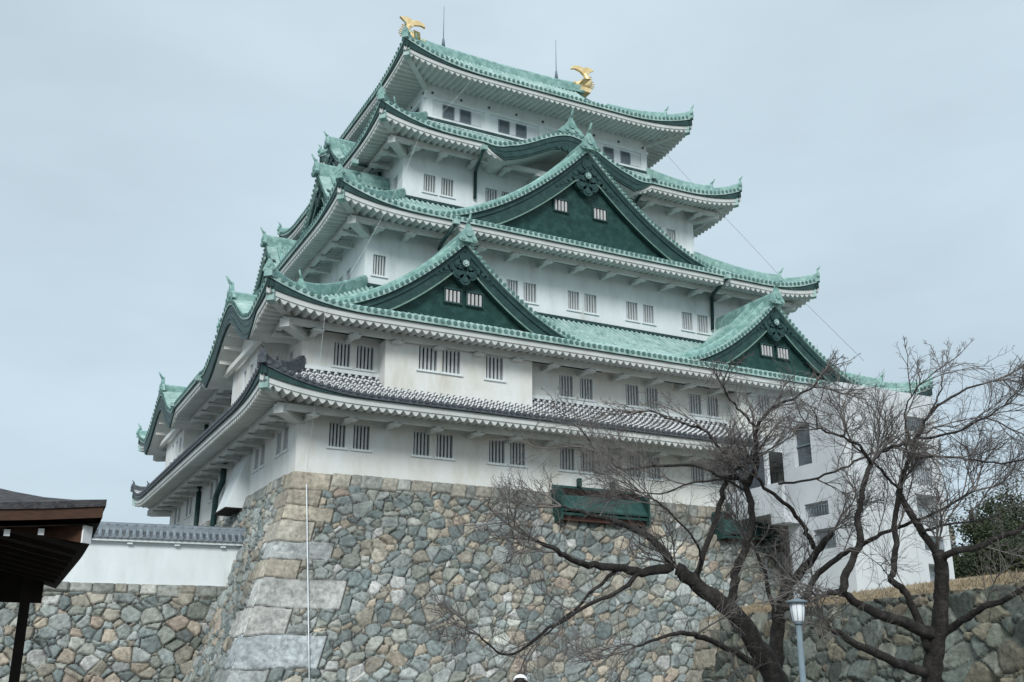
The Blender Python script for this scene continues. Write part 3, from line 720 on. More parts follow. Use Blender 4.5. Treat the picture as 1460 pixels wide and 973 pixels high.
    for a, b_, z0, z1 in wl:
        m2 = MB(); wd = b_-a; xc2 = (a+b_)/2
        m2.obox(S(xc2, d0+.205, (z0+z1)/2), ax*wd/2, out*.012, (0, 0, (z1-z0)/2), 0)
        nb = 4; bwid = wd/9
        for q in range(nb):
            m2.obox(S(a+wd*(q+.5)/nb, d0+.16, (z0+z1)/2), ax*bwid*.62, out*.035, (0, 0, (z1-z0)/2-.02), 1)
        for z_ in (z0-.04, z1+.04): m2.obox(S(xc2, d0+.15, z_), ax*(wd/2+.08), out*.07, (0, 0, .04), 2)
        for x_ in (a-.035, b_+.035): m2.obox(S(x_, d0+.15, (z0+z1)/2), ax*.035, out*.06, (0, 0, (z1-z0)/2-.002), 2)
        mk('gable_window', m2, [PANE, WBARS, DARKCU], roof)
    # carved pendant below the apex
    gg = MB(); pz = za-.98*wscale*1.5*orn
    def lob(cx, cz, r, d=.0): gg.prism([(Xc+x, z) for x, z in ell((cx, cz), r, 14)], S, d0-.22-d, d0+.02, 0)
    o_ = orn
    gg.prism([(Xc+x*o_, pz+z*o_) for x, z in [(-.5, .30), (-.62, -.05), (-.42, -.45), (-.16, -.62), (0, -.80), (.16, -.62), (.42, -.45), (.62, -.05), (.5, .30), (.18, .62), (-.18, .62)]], S, d0-.16, d0+.03, 0)
    for cx, cz, r in ((-.36, -.12, .30), (.36, -.12, .30), (0, -.42, .30), (-.30, .22, .22), (.30, .22, .22)):
        lob(cx*o_, pz+cz*o_, r*o_, .03); lob(cx*o_, pz+cz*o_, r*o_*.55, .07)
    for sg in (-1, 1):
        for q, (cx, cz, r) in enumerate(((.72, .12, .24), (1.0, -.08, .22), (1.28, -.26, .19), (1.55, -.42, .16), (1.8, -.56, .12))):
            lob(sg*cx*o_, pz+(cz+.1)*o_, r*o_, -.03); lob(sg*cx*o_, pz+(cz+.1)*o_, r*o_*.5, .02)
    for k in range(6):
        an = k*math.pi/3; lob(.15*o_*math.cos(an), pz+.42*o_+.15*o_*math.sin(an), .09*o_, .12)
    hx_ = MB(); 
    for k in range(6):
        an = k*math.pi/3+.5; hx_.prism([(Xc+x, z) for x, z in ell((.10*o_*math.cos(an), pz+.42*o_+.10*o_*math.sin(an)), .08*o_, 10)], S, d0-.38, d0-.2)
    hx_.prism([(Xc+x, z) for x, z in ell((0, pz+.42*o_), .09*o_, 10)], S, d0-.42, d0-.2)
    # carved crest on the boards at the apex
    for cx, cz, r in ((0, .0, .30), (-.42, -.42, .17), (.42, -.42, .17), (-.7, -.66, .14), (.7, -.66, .14), (0, -.42, .15)):
        gg.prism([(Xc+x, z) for x, z in ell((cx*o_, za-.72*o_+cz*o_), r*o_, 14)], S, d0-.26, d0-.1, 0)
        gg.prism([(Xc+x, z) for x, z in ell((cx*o_, za-.72*o_+cz*o_), r*o_*.6, 14)], S, d0-.29, d0-.1, 0)
    po = mk('carved_pendant', gg, DARKCU, roof); mk('rosette', hx_, COPPER, roof)
    return roof
gable('left front gable on the second roof', 'front', 0, 7.75, -.75, 12.05, 7.42, 8.2, 2*KEN+.05, [(6.85, 7.7, 9.0, 9.65), (8.05, 8.9, 9.0, 9.65)])
gable('right front gable on the second roof', 'front', 0, 27.7, -.75, 12.05, 7.42, 8.2, 2*KEN+.05, [(26.8, 27.65, 9.0, 9.65), (28.0, 28.85, 9.0, 9.65)])
a3 = 2*KEN
gable('wide front gable on the third roof', 'front', a3, 17.6-a3, -.9, 21.6, 15.08, 11.4, 1.5*KEN+.05, [(15.5-a3, 16.4-a3, 17.5, 18.2), (18.2-a3, 19.1-a3, 17.5, 18.2)], wscale=1.25, orn=1.15)
S3 = Side('left', a3)
for yy, nm in ((9.9, 'nearer side gable on the third roof'), (21.9, 'farther side gable on the third roof')):
    gable(nm, 'left', a3, Y1-a3-yy, -.9, 19.7, 15.3, 6.0, 1.5*KEN+.05, [(Y1-a3-yy-1, Y1-a3-yy-.2, 16.6, 17.2), (Y1-a3-yy+.2, Y1-a3-yy+1, 16.6, 17.2)], orn=.9)
a4 = 3.5*KEN
gable('small side gable on the fourth roof', 'left', a4, Y1/2-a4, -1.75, 25.0, 22.3, 4.2, KEN+.05, [], orn=.8, wscale=.8)
# ridges of the arched gables
def archridge(kind, i, X, z, d1, parent, sc=1.0):
    S = Side(kind, i); mb = MB()
    mb.sweep([S(X, -OV+.15, z), S(X, d1, z)], S.ax, (0, 0, 1), RSEC(.26, .5)); oni(mb, S, X, -OV-.02, z-.05, sc)
    for q in (-1, 1):
        mb.prism([(X+q*.3, z-.1), (X+q*1.0, z-.12), (X+q*.75, z+.18), (X+q*.45, z+.42)], S, -OV+.0, -OV+.16)
    mk('arched_gable_ridge', mb, COPPER2, parent)
archridge('front', a4, 17.7-a4, 21.75+1.9+.3, 2.0, R4, 1.15)
for yy in (5.8, 25.8): archridge('left', 0, Y1-yy, 7.05+2.2+.3, 2.5, R2, 1.0)
# carved piece under the front arch
mb = MB(); S = Side('front', a4); Xm = 17.7-a4
for cx, cz, r in ((0, 0, .32), (-.5, .12, .24), (.5, .12, .24), (-.95, .1, .18), (.95, .1, .18)):
    mb.prism([(Xm+x, z) for x, z in ell((cx, 22.62+cz), r, 12)], S, -OV-.02, -OV+.1)
mk('arch_pendant', mb, DARKCU, R4)

# ---------------------------------------------------- gold fish, rods, pipes, canopies
def fish(x, y, z, face, sc):
    """face=+1: head turned towards +x (the middle of the ridge)"""
    root = None; mb = MB()
    f = lambda a, b, c: np.array([x+face*a*sc*1.35, y+b*sc*1.2, z+c*sc*.9])
    pth = [(.95, .22), (.62, .30), (.22, .38), (-.15, .60), (-.34, 1.0), (-.26, 1.42), (-.10, 1.78)]; rd = [.16, .30, .40, .40, .33, .24, .15]
    t = np.linspace(0, 6, 25); px_ = np.interp(t, range(7), [p[0] for p in pth]); pz_ = np.interp(t, range(7), [p[1] for p in pth]); rr = np.interp(t, range(7), rd)
    mb.tube([f(a, 0, c) for a, c in zip(px_, pz_)], rr*sc, 10)
    def fin(pts, th=.05): mb.prism([(a, c) for a, c in pts], lambda X, d, zz: f(X, d, zz), -th, th)
    fin([(-.02, 1.6), (.16, 1.85), (.52, 1.98), (.80, 1.86), (.70, 2.2), (.30, 2.36), (0, 2.26), (-.30, 2.44), (-.74, 2.30), (-.56, 2.1), (-.36, 1.85), (-.30, 1.55)], .09)
    for k in range(6):
        a, c = -.42-.10*math.sin(k), .35+.22*k
        fin([(a+.15, c), (a-.28, c+.16), (a+.12, c+.22)])
    for sgn in (-1, 1):
        mb.add([f(.45, sgn*.30, .30), f(.05, sgn*.35, .40), f(-.15, sgn*.72, .70), f(.28, sgn*.68, .62)], [(0, 1, 2, 3)])
        mb.add([f(.45, sgn*.30, .34), f(.28, sgn*.68, .67), f(-.15, sgn*.72, .75), f(.05, sgn*.35, .45)], [(0, 1, 2, 3)])
        mb.disc(f(.68, sgn*.24, .42), (0, sgn, 0), .09*sc, .08*sc, 10)
    fin([(1.05, .12), (.75, .02), (.5, .02), (.7, .22), (1.0, .36), (1.15, .3)], .14)
    fin([(.35, .6), (.05, .72), (.1, 1.0), (.0, 1.25), (.22, 1.0)], .05)
    mb.box((x-.45*sc, y-.42, z-.25), (x+.45*sc, y+.42, z+.12))
    return mk('fish_finial', mb, GOLD, keep)
fish(10.9, yc, 34.75, 1, .95)['label'] = 'gold fish on the left ridge end'
fish(25.3, yc, 34.85, -1, 1.0)['label'] = 'gold fish on the right ridge end'
for xx in (13.4, 22.9):
    mb = MB(); mb.tube([(xx, yc, 35.2), (xx, yc, 35.9), (xx, yc, 36.1)], [.16, .08, .03], 8); mb.tube([(xx, yc, 36), (xx, yc, 38.75)], [.03, .018], 6)
    mk('lightning_rod', mb, STEEL, keep)
def pipe(pts, r=.11, head=True, m=None):
    mb = MB(); mb.tube(pts, r, 8)
    if head:
        p = np.array(pts[0]); mb.box(p-np.array([.17, .17, .10]), p+np.array([.17, .17, .16]), 1)
    mk('downpipe', mb, [m or DARKCU, COPPER], keep)
fr = lambda px, py, y: onplane(px, py, 1, y)
lf = lambda px, py, x: onplane(px, py, 0, x)
pipe([fr(690, 212, a4-2.45), fr(680, 238, a4-1.45), fr(678, 245, a4-.14), fr(677, 283, a4-.14)])
pipe([fr(932, 254, a4-2.45), fr(909, 284, a4-1.45), fr(906, 290, a4-.14), fr(904, 330, a4-.14)])
pipe([fr(1037, 396, a3-2.45), fr(1018, 418, a3-1.45), fr(1015, 424, a3-.14), fr(1016, 470, a3-.14)])
pipe([fr(650, 318, a3-2.45), fr(629, 348, a3-1.45), fr(627, 354, a3-.14), fr(627, 372, a3-.14)])
pipe([lf(506, 232, a4-2.45), lf(538, 243, a4-.16), lf(541, 248, a4-.14), lf(541, 275, a4-.14)], .10)
pipe([lf(283, 541, -2.45), lf(318, 553, -.4), lf(331, 558, -.14), lf(331, 575, -.14)], .12)
pipe([lf(247, 578, -2.45), lf(285, 600, -.2), lf(294, 606, -.14), lf(294, 625, -.14)], .12)
pipe([(-.14, 14.4, 3.1), (-.14, 14.4, 1.9), (-.35, 14.9, 1.0), (-.35, 15.2, -3.2)], .17, False)
pipe([(-.14, 21.2, 3.1), (-.14, 21.2, -3.2)], .15, False)
def canopy(xa, xb, zt, zb_, lab):
    mb = MB(); dp = 1.15; h = zt-zb_
    mb.add([(xa, -.05, zt), (xb, -.05, zt), (xb+.12, -dp, zt-1.35), (xa-.12, -dp, zt-1.35)], [(0, 1, 2, 3)])
    mb.add([(xa, -.05, zt-.1), (xb, -.05, zt-.1), (xb+.12, -dp, zt-1.45), (xa-.12, -dp, zt-1.45)], [(3, 2, 1, 0)])
    mb.add([(xa-.12, -dp, zt-1.45), (xb+.12, -dp, zt-1.45), (xb+.12, -dp, zt-1.35), (xa-.12, -dp, zt-1.35)], [(0, 1, 2, 3)])
    for x in (xa-.06, xb+.06): mb.obox((x, -dp/2-.05, (zt+zb_)/2-.3), (.05, 0, 0), (0, dp/2, 0), (0, 0, h/2))
    n = 4
    for k in range(n+1): mb.obox((xa+(xb-xa)*k/n, -dp+.12, zt-1.5), (.06, 0, 0), (0, .05, 0), (0, 0, .12))
    mb.obox(((xa+xb)/2, -dp+.12, zt-1.58), ((xb-xa)/2, 0, 0), (0, .06, 0), (0, 0, .06))
    mb.obox(((xa+xb)/2, -.75, zb_-.1), ((xb-xa)/2, 0, 0), (0, .10, 0), (0, 0, .16), 1)
    mb.obox(((xa+xb)/2, -.45, (zt+zb_)/2-.2), ((xb-xa)/2-.02, 0, 0), (0, .05, 0), (0, 0, h/2), 2)
    for k in range(2): mb.obox((xa+(xb-xa)*(.3+.4*k), -.25, zt+.18), (.09, 0, 0), (0, .12, 0), (0, 0, .2))
    o = mk('canopy', mb, [DARKPL, REDWD, WOOD], keep); o['label'] = lab
canopy(13.1, 18.1, .45, -1.15, 'dark green canopy left on the stone base'); canopy(22.9, 26.5, -.1, -1.5, 'dark green canopy beside the white tower')

# thin lightning cable that hangs from eave to eave and runs down the stones
mb = MB(); T_ = [fr(678, 107, I5-2.44), fr(601, 186, a4-2.44), fr(550, 300, a3-2.44), fr(464, 442, -2.44), fr(452, 545, -2.44), fr(438, 668, -.12)]
fullT = []
for a, b in zip(T_[:-1], T_[1:]):
    for q in np.linspace(0, 1, 6)[:-1]:
        p = a+(b-a)*q; p = p+np.array([0, 0, -.25*math.sin(math.pi*q)]); fullT.append(p)
fullT.append(T_[-1]); mb.tube(fullT, .006, 5)
o = mk('lightning_cable', mb, WIRE); tag(o, 'thin pale cable hanging down the front left eaves of the keep', 'cable')
mb = MB(); pts = []
for v_ in np.linspace(-.25, 10.3, 14): s_ = sfun(max(v_, 0)); pts.append((.62+s_*.0-.0*v_, -s_-.24, -v_))
base_px = [(437, 690), (438, 760), (439, 830), (440, 900), (441, 973)]
pts = []
for (a, b) in base_px:
    for y_ in np.linspace(0, -5, 501):
        p = onplane(a, b, 1, y_)
        if p[1] <= -sfun(max(-p[2], 0))-.22: pts.append(p); break
mb.tube(pts, .028, 6); o = mk('cable_conduit', mb, LAMPGL); tag(o, 'white conduit running straight down the stone base near its left corner', 'pipe')
mb = MB()
g0, g1, g2 = fr(921, 190, I5-.3)*0+onplane(925, 192, 1, I5-1.5), onplane(1062, 340, 1, 3.0), onplane(1232, 515, 1, -2.3)
mb.tube([g0, g0*.5+g1*.5+np.array([0, 0, -.15]), g1, g1*.5+g2*.5+np.array([0, 0, -.2]), g2], .011, 5); o = mk('guy_wire', mb, STEEL); tag(o, 'thin dark wire slanting down beside the right eave tips', 'wire')

# ------------------------------------------------------------ plaster fence wall on stones, left
FA = np.array([-.45, 5.7, 0]); ang = R(8); fdir = np.array([-math.cos(ang), math.sin(ang), 0]); fnor = np.array([-math.sin(ang), -math.cos(ang), 0]); FLn = 34
fence = thing('plaster_fence_wall', 'low white plaster wall with grey tile coping beside the keep base', 'wall')
ft = -2.02; fb = -4.72
mb = MB(); c = FA+fdir*FLn/2
mb.obox(c+np.array([0, 0, (ft-.6+fb)/2])-fnor*.25, fdir*FLn/2, fnor*.25, (0, 0, (ft-.6-fb)/2)); mk('wall_panel', mb, PLASTER, fence)
mb = MB(); mb.obox(c+np.array([0, 0, ft-.66])-fnor*.05, fdir*FLn/2, fnor*.33, (0, 0, .09))
for k in range(16): mb.obox(FA+fdir*(1.2+k*2.1)+fnor*.08+np.array([0, 0, ft-.81]), fdir*.12, fnor*.12, (0, 0, .055))
mk('eave_beam', mb, PLASTER, fence)
mb = MB(); n = int(FLn/.30)
offs = np.array([-.5, -.3, -.22, 0, .22, .3])*.30; hts = np.array([0, 0, .075, .105, .075, 0])
xs = ((np.arange(n)+.5)[:, None]*.30+offs).ravel(); hx = np.tile(hts, n); tt = np.linspace(0, 1, 3)
for sg in (1, -1):
    P_ = FA+fdir*xs[:, None, None]+(-fnor*.25+fnor*sg*(.62-.52*tt[None, :, None]))+np.array([0, 0, 1])*((ft-.55)+.38*tt[None, :, None]+hx[:, None, None])
    mb.grid(P_, np.repeat((np.maximum(hx[:-1], hx[1:]) < .01).astype(int)[:, None], 2, 1))
    mb.grid(np.stack([P_[:, 0]*[1, 1, 0]+np.array([0, 0, ft-.62]), P_[:, 0]], 1), 0)
for k in range(n): mb.disc(FA+fdir*(k+.5)*.30+fnor*.36+np.array([0, 0, ft-.52]), fnor, .1, .05, 9)
c0 = FA-fnor*.25+np.array([0, 0, ft-.14])
mb.sweep([c0, c0+fdir*FLn], fnor, (0, 0, 1), RSEC(.16, .26)); mb.tube([c0+np.array([0, 0, .22]), c0+fdir*FLn+np.array([0, 0, .22])], .09, 8)
for k in range(int(FLn/.42)): mb.disc(c0+fdir*(.2+k*.42)+fnor*.10+np.array([0, 0, .22]), fnor, .07, .06, 8)
mk('tile_coping', mb, [GREYT2, GREYT], fence)
def f_fence(U, V):
    P = FA+fnor*.22+fdir*U[..., None]+fnor*(.14*V)[..., None]+np.array([0, 0, fb])-np.array([0, 0, 1])*V[..., None]
    return P, np.broadcast_to(fnor+np.array([0, 0, .15]), P.shape)
lw = thing('rubble_wall', 'rough wall of mossy grey boulders below the white plaster fence', 'stone wall')
o = stonewall('stone_face', lw, np.arange(-1.5, FLn, .05), np.arange(0, 5.9, .05), f_fence, .53, .41, 41, top=.5, depth=.17); o.data.flip_normals()
mb = MB(); mb.obox(c+np.array([0, 0, (fb-.02+GZ)/2])-fnor*1.2, fdir*FLn/2, fnor*1.35, (0, 0, (fb-.02-GZ)/2)); mk('wall_top', mb, CONC, lw)

# ------------------------------------------------------------ white elevator tower, right
tw = thing('elevator_tower', 'plain white modern tower with square openings joined to the right side of the keep', 'tower')
TX0, TX1, TY0, TY1, TZ0, TZ1 = 25.1, 31.75, -8.0, -3.6, -6.4, 5.35
class TS:
    def __init__(s, kind):
        s.kind = kind; s.out = (0, -1, 0) if kind == 'front' else (-1, 0, 0); s.ax = (1, 0, 0) if kind == 'front' else (0, -1, 0); s.i = 0
    def __call__(s, X, d, z): return np.array([X, TY0+d, z]) if s.kind == 'front' else np.array([TX0+d, -X, z])
mb = MB(); SF, SL = TS('front'), TS('left')
fh_ = [(29.6, 31.0, 3.3, 4.1), (29.6, 31.0, .55, 2.2), (29.7, 31.2, -1.5, .05), (29.9, 31.3, -2.75, -2.0), (30.0, 31.3, -4.75, -3.4)]
lh_ = [(4.5, 5.75, 1.6, 3.75), (4.9, 6.6, -1.1, -.4), (5.4, 6.9, -2.75, -1.75)]
wallgrid(mb, SF, TX0, TX1, TZ0, TZ1, fh_); wallgrid(mb, SL, 3.6, 8.0, TZ0, TZ1, lh_)
mb.add([(TX1, TY0, TZ0), (TX1, TY1, TZ0), (TX1, TY1, TZ1), (TX1, TY0, TZ1)], [(0, 1, 2, 3)]); mb.add([(TX0, TY1, TZ0), (TX0, TY1, TZ1), (TX1, TY1, TZ1), (TX1, TY1, TZ0)], [(0, 1, 2, 3)])
mb.add([(TX0, TY0, TZ1), (TX1, TY0, TZ1), (TX1, TY1, TZ1), (TX0, TY1, TZ1)], [(0, 1, 2, 3)])
for k in range(6):
    z_ = TZ0+1.9*(k+.6); mb.box((TX0-.004, TY0-.006, z_), (29.4, TY0-.001, z_+.02), 1)
for x_ in (27.2, 29.3): mb.box((x_, TY0-.0065, TZ0), (x_+.025, TY0-.001, TZ1), 1)
mk('tower_wall', mb, [WHITEC, CONC], tw)
def topening(S, h, glass):
    a, b, z0, z1 = h; m2 = MB(); dp = .9
    q = [(a, z0), (b, z0), (b, z1), (a, z1)]
    V = [S(x, 0, z) for x, z in q]+[S(x, dp, z) for x, z in q]
    m2.add(V, [(0, 1, 5, 4), (1, 2, 6, 5), (2, 3, 7, 6), (3, 0, 4, 7)], 0)
    m2.add([S(x, .25 if glass else dp, z) for x, z in q], [(0, 1, 2, 3)], 1 if glass else (2 if S is SL else 0))
    o = mk('tower_window' if glass else 'tower_opening', m2, [WHITEC, GLASS, CONC], tw)
    if not glass:
        r_ = MB(); n = 9; hh = min(.9, (z1-z0)*.75)
        for k in range(n+1): r_.tube([S(a+(b-a)*k/n, .08, z0), S(a+(b-a)*k/n, .08, z0+hh)], .018, 5)
        r_.tube([S(a, .08, z0+hh), S(b, .08, z0+hh)], .03, 6); mk('railing', r_, STEEL, o)
    else:
        r_ = MB()
        for z_ in (z0+.04, (z0+z1)/2, z1-.04): r_.obox((np.array(S(a, .2, z_))+np.array(S(b, .2, z_)))/2, np.array(S.ax)*(b-a)/2, np.array(S.out)*.03, (0, 0, .035))
        mk('window_frame', r_, STEEL, o)
topening(SL, lh_[0], True)
for h in lh_[1:]: topening(SL, h, False)
for h in fh_: topening(SF, h, False)
mb = MB()      # bridge into the keep
mb.box((24.2, TY1+.004, -.75), (27.8, -.96, -.42), 1); mb.box((24.0, TY1-1.0+.004, -.75), (24.2, -.02, .75)); mb.box((27.8, TY1+.004, -.75), (28, -.02, .95)); mb.box((24.0, TY1+.004, 2.55), (28, -.96, 3.0))
for y_ in (-3.55, -1.16): mb.box((24.02, y_, .75), (24.2, y_+.2, 2.55))
mk('bridge', mb, [WHITEC, CONC], tw)
mb = MB(); mb.box((24.06, -3.35, .755), (24.1, -1.16, 2.545)); mk('bridge_window', mb, GLASS, tw)
mb = MB(); mb.box((24.0, TY1-1.0, -1.3), (TX0-.003, TY1, -.76)); mk('bridge_bearing', mb, WHITEC, tw)

# ------------------------------------------------------------ retaining wall and terrace, right
WZ = -6.25
pa = onplane(1000, 884, 2, WZ); pb = onplane(1470, 832, 2, WZ)
rdir = (pb-pa)/np.linalg.norm(pb-pa); rlen = float(np.linalg.norm(pb-pa))+16; rn = np.array([rdir[1], -rdir[0], 0.0])
if np.dot(rn, CAM-pa) < 0: rn = -rn
rw = thing('retaining_wall', 'dark squared stone retaining wall below the dry grass bank behind the trees', 'stone wall')
cr_ = [(.62+.1*((k*7) % 3), 1.25 if k % 2 else 2.1) for k in range(8)]
cr2_ = [(h_, 2.1 if k % 2 else 1.2) for k, (h_, l_) in enumerate(cr_)]
dk = PAL*np.array([.50, .50, .455])
def f_ret(U, V):
    P = pa+rdir*U[..., None]+rn*(.20*V)[..., None]-rdir*(.12*V)[..., None]-np.array([0, 0, 1])*V[..., None]
    n = np.broadcast_to(rn+np.array([0, 0, .2]), P.shape); k = np.clip(1-U/.2, 0, 1)[..., None]
    return P, n*(1-k)+(rn*.7-rdir*.7)*k
o = stonewall('wall_face', rw, np.arange(0, rlen, .055), np.arange(0, 4.35, .055), f_ret, .66, .52, 61, corner=cr_, pal=dk, warp=.07, depth=.13)
def f_ret2(U, V):
    P = pa-rn*U[..., None]+rn*(.20*V)[..., None]-rdir*(.12*V)[..., None]-np.array([0, 0, 1])*V[..., None]
    n = np.broadcast_to(-rdir+np.array([0, 0, .2]), P.shape); k = np.clip(1-U/.2, 0, 1)[..., None]
    return P, n*(1-k)+(rn*.7-rdir*.7)*k
stonewall('wall_end', rw, np.arange(0, 26, .09), np.arange(0, 4.35, .07), f_ret2, .66, .55, 67, corner=cr2_, warp=.07)
g = MB(); nu, nv = 90, 24
uu = np.linspace(-.05, rlen, nu); wv_ = np.array([0, .05, .2, .4, .7, 1.0, 1.4, 1.9, 2.5, 3.2, 4, 5, 7, 9, 12, 16, 20, 25, 30, 36, 42, 50, 58, 64.])
UU, WW = np.meshgrid(uu, wv_, indexing='ij')
zz_ = WZ-.02+.62*np.clip(WW/1.6, 0, 1)**.8*np.clip((UU+.4)/2.0, .25, 1)+.10*(vnoise(UU, WW, .9, 4)-.5)*np.clip(WW/.3, .3, 1)
g.grid(pa+rdir*UU[..., None]-rn*WW[..., None]+np.array([0, 0, 1])*(zz_-WZ)[..., None], 0, True)
tag(mk('terrace_ground', g, GRASS), None, None, kind='structure')
g = MB(); 
for k in range(9000):
    u_, w_ = rng.uniform(0, rlen), abs(rng.normal(0, .9)); h_ = rng.uniform(.05, .16)
    z_ = WZ+.58*min(1, w_/1.6)**.8*min(1, max(.25, (u_+.4)/2)); p = pa+rdir*u_-rn*w_; p[2] = z_-.02
    a_ = rng.uniform(0, 6.28); q = np.array([math.cos(a_), math.sin(a_), 0])*.02; ln = rng.normal(0, .05, 3); ln[2] = h_
    g.add([p-q, p+q, p+ln], [(0, 1, 2)])
tag(mk('dry_grass', g, GRASS), None, None, kind='stuff')

# ------------------------------------------------------------ bare cherry trees
def jitter(pts, amp, rg):
    pts = np.asarray(pts, float); t = np.linspace(0, len(pts)-1, max(len(pts)*4-3, 3))
    out = []
    for i, q in enumerate(t):
        k = min(int(q), len(pts)-2); f = q-k
        p0 = pts[max(k-1, 0)]; p1 = pts[k]; p2 = pts[k+1]; p3 = pts[min(k+2, len(pts)-1)]
        out.append(.5*((2*p1)+(-p0+p2)*f+(2*p0-5*p1+4*p2-p3)*f*f+(-p0+3*p1-3*p2+p3)*f**3))
    out = np.array(out); out[1:-1] += rg.normal(0, amp, (len(out)-2, 3)); return out
def cherry(top, label, limbs, D, seed, trunk_n=1, dens=1.0):
    ztop = PX(1100, top, D)[2]
    rg = np.random.default_rng(seed); root = thing('cherry_tree', label, 'tree', 'bare cherry trees by the wall')
    tb, lb, tg = MB(), MB(), MB(); sources = []
    for li, (pts, w0, w1, d0, d1) in enumerate(limbs):
        n = len(pts); P = [PX(p[0], p[1], D+d0+(d1-d0)*k/(n-1)) for k, p in enumerate(pts)]
        C = jitter(P, .012, rg); rad = np.linspace(w0, w1, len(C))*D/FPX/2*.53
        rad = rad*(1+.045*rg.normal(0, 1, len(C)).clip(-1.5, 1.5))
        (tb if li < trunk_n else lb).tube(C, rad, 9 if w0 > 14 else 7)
        sources.append((C, rad))
    segs = 0
    def grow(p, d, r, ln, lev):
        nonlocal segs
        n = 6 if lev < 2 else 4; pts = [p]; step = ln/n; dd = d/np.linalg.norm(d); cv = rg.normal(0, .05, 3)
        for k in range(n):
            if pts[-1][2] > ztop-.25*lev+.1 and k > 0: break
            dd = dd+cv+rg.normal(0, .10, 3)+np.array([0, 0, .015 if pts[-1][2] < ztop-.9 else -.05]); dd /= np.linalg.norm(dd); pts.append(pts[-1]+dd*step)
        n = len(pts)-1; tg.tube(pts, np.linspace(r, max(r*.4, .0016), n+1), 4 if lev == 0 else 3, caps=False); segs += n
        if lev >= 3: return
        m = [8, 4, 3][lev]
        for k in range(m):
            q = .12+.86*(k+rg.uniform(.1, .9))/m; i = min(int(q*n), n-1); b = pts[i]+(pts[i+1]-pts[i])*(q*n-i)
            t_ = pts[i+1]-pts[i]; t_ /= np.linalg.norm(t_); s = rg.normal(0, 1, 3); s -= t_*np.dot(s, t_); s /= np.linalg.norm(s)+1e-9
            nd = t_*rg.uniform(.7, 1.2)+s*rg.uniform(.5, .9)+np.array([0, 0, .10])
            grow(b, nd, max(r*.55, .0022), ln*rg.uniform(.45, .75)*(1.1-.35*q), lev+1)
    for C, rad in sources:
        L = np.concatenate([[0], np.cumsum(np.linalg.norm(np.diff(C, axis=0), axis=1))])
        x = rg.uniform(.3, .6)+(.45*L[-1] if rad[0] > .12 else .1*L[-1])
        while x < L[-1]:
            r = np.interp(x, L, rad)
            if r < .11:
                b = np.array([np.interp(x, L, C[:, k]) for k in range(3)]); i = min(np.searchsorted(L, x), len(C)-1); t_ = C[i]-C[i-1]; t_ /= np.linalg.norm(t_)+1e-9
                s = rg.normal(0, 1, 3); s -= t_*np.dot(s, t_); s /= np.linalg.norm(s)
                if s[2] < -.1 and rg.random() < .6: s[2] *= -1
                q0 = rg.random()
                if q0 < (.34 if r < .06 else .12): grow(b, t_*rg.uniform(.6, 1.2)+s+np.array([0, 0, .15]), rg.uniform(.010, .017), rg.uniform(.8, 1.5), 0)
                elif q0 < .7: grow(b, t_*rg.uniform(.5, 1.1)+s+np.array([0, 0, .15]), .0055, rg.uniform(.35, .8), 1)
                else: grow(b, t_*rg.uniform(.3, 1.0)+s, .0035, rg.uniform(.2, .5), 2)
            x += rg.uniform(.16, .40)/dens*(1 if r < .05 else 1.6)
        t_ = C[-1]-C[-3]; r_ = float(np.clip(rad[-1], .010, .02))
        for k in range(3): grow(C[-1], t_/np.linalg.norm(t_)+rg.normal(0, .32, 3), r_, rg.uniform(.7, 1.2), 0)
    mk('trunk', tb, BARK, root); mk('limbs', lb, BARK, root); mk('twigs', tg, TWIG, root)
    return root
limbsA = [
 ([(1140, 1085), (1122, 1010), (1100, 960), (1085, 930), (1060, 892), (1035, 864), (994, 834), (965, 811)], 74, 34, 0, -.3),
 ([(957, 807), (916, 817), (878, 809), (839, 806), (814, 798), (794, 785), (765, 771)], 26, 9, -.3, -1.6),
 ([(960, 806), (939, 779), (916, 760), (878, 745), (833, 731), (800, 722)], 25, 6, -.3, .8),
 ([(912, 818), (891, 837), (865, 850), (833, 866), (781, 898), (743, 927), (714, 933), (682, 905)], 13, 4, -.6, -2.2),
 ([(880, 812), (849, 840), (814, 875), (775, 907)], 11, 4, -.7, -1.2),
 ([(990, 826), (1003, 789), (1019, 747), (1031, 700), (1036, 684)], 17, 13, -.1, .5),
 ([(1068, 687), (1029, 680), (1001, 667), (960, 663), (905, 668), (881, 667), (868, 651), (847, 641), (830, 614)], 11, 4, .3, 1.0),
 ([(1036, 684), (1050, 670), (1075, 655)], 11, 8, .5, .3),
 ([(1040, 866), (1048, 833), (1049, 811), (1066, 773), (1071, 728), (1064, 691)], 26, 17, 0, .3),
 ([(1066, 692), (1077, 665), (1078, 634), (1080, 610), (1097, 586), (1121, 572), (1160, 552)], 17, 5, .3, -.5),
 ([(1062, 690), (1042, 667), (1022, 634), (1005, 613), (984, 607), (960, 598), (926, 586)], 13, 4, .3, 1.2),
 ([(1080, 612), (1060, 590), (1042, 572), (1030, 550)], 8, 4, .2, -.6),
 ([(1080, 951), (1046, 930), (1004, 910), (980, 903), (950, 907), (907, 922)], 20, 5, -.2, -2.4),
 ([(1064, 700), (1030, 685), (985, 690), (940, 705), (905, 700)], 7, 3, .3, -.9),
 ([(994, 834), (1000, 800), (990, 770), (960, 735), (930, 712)], 8, 3, -.2, -1.4),
]
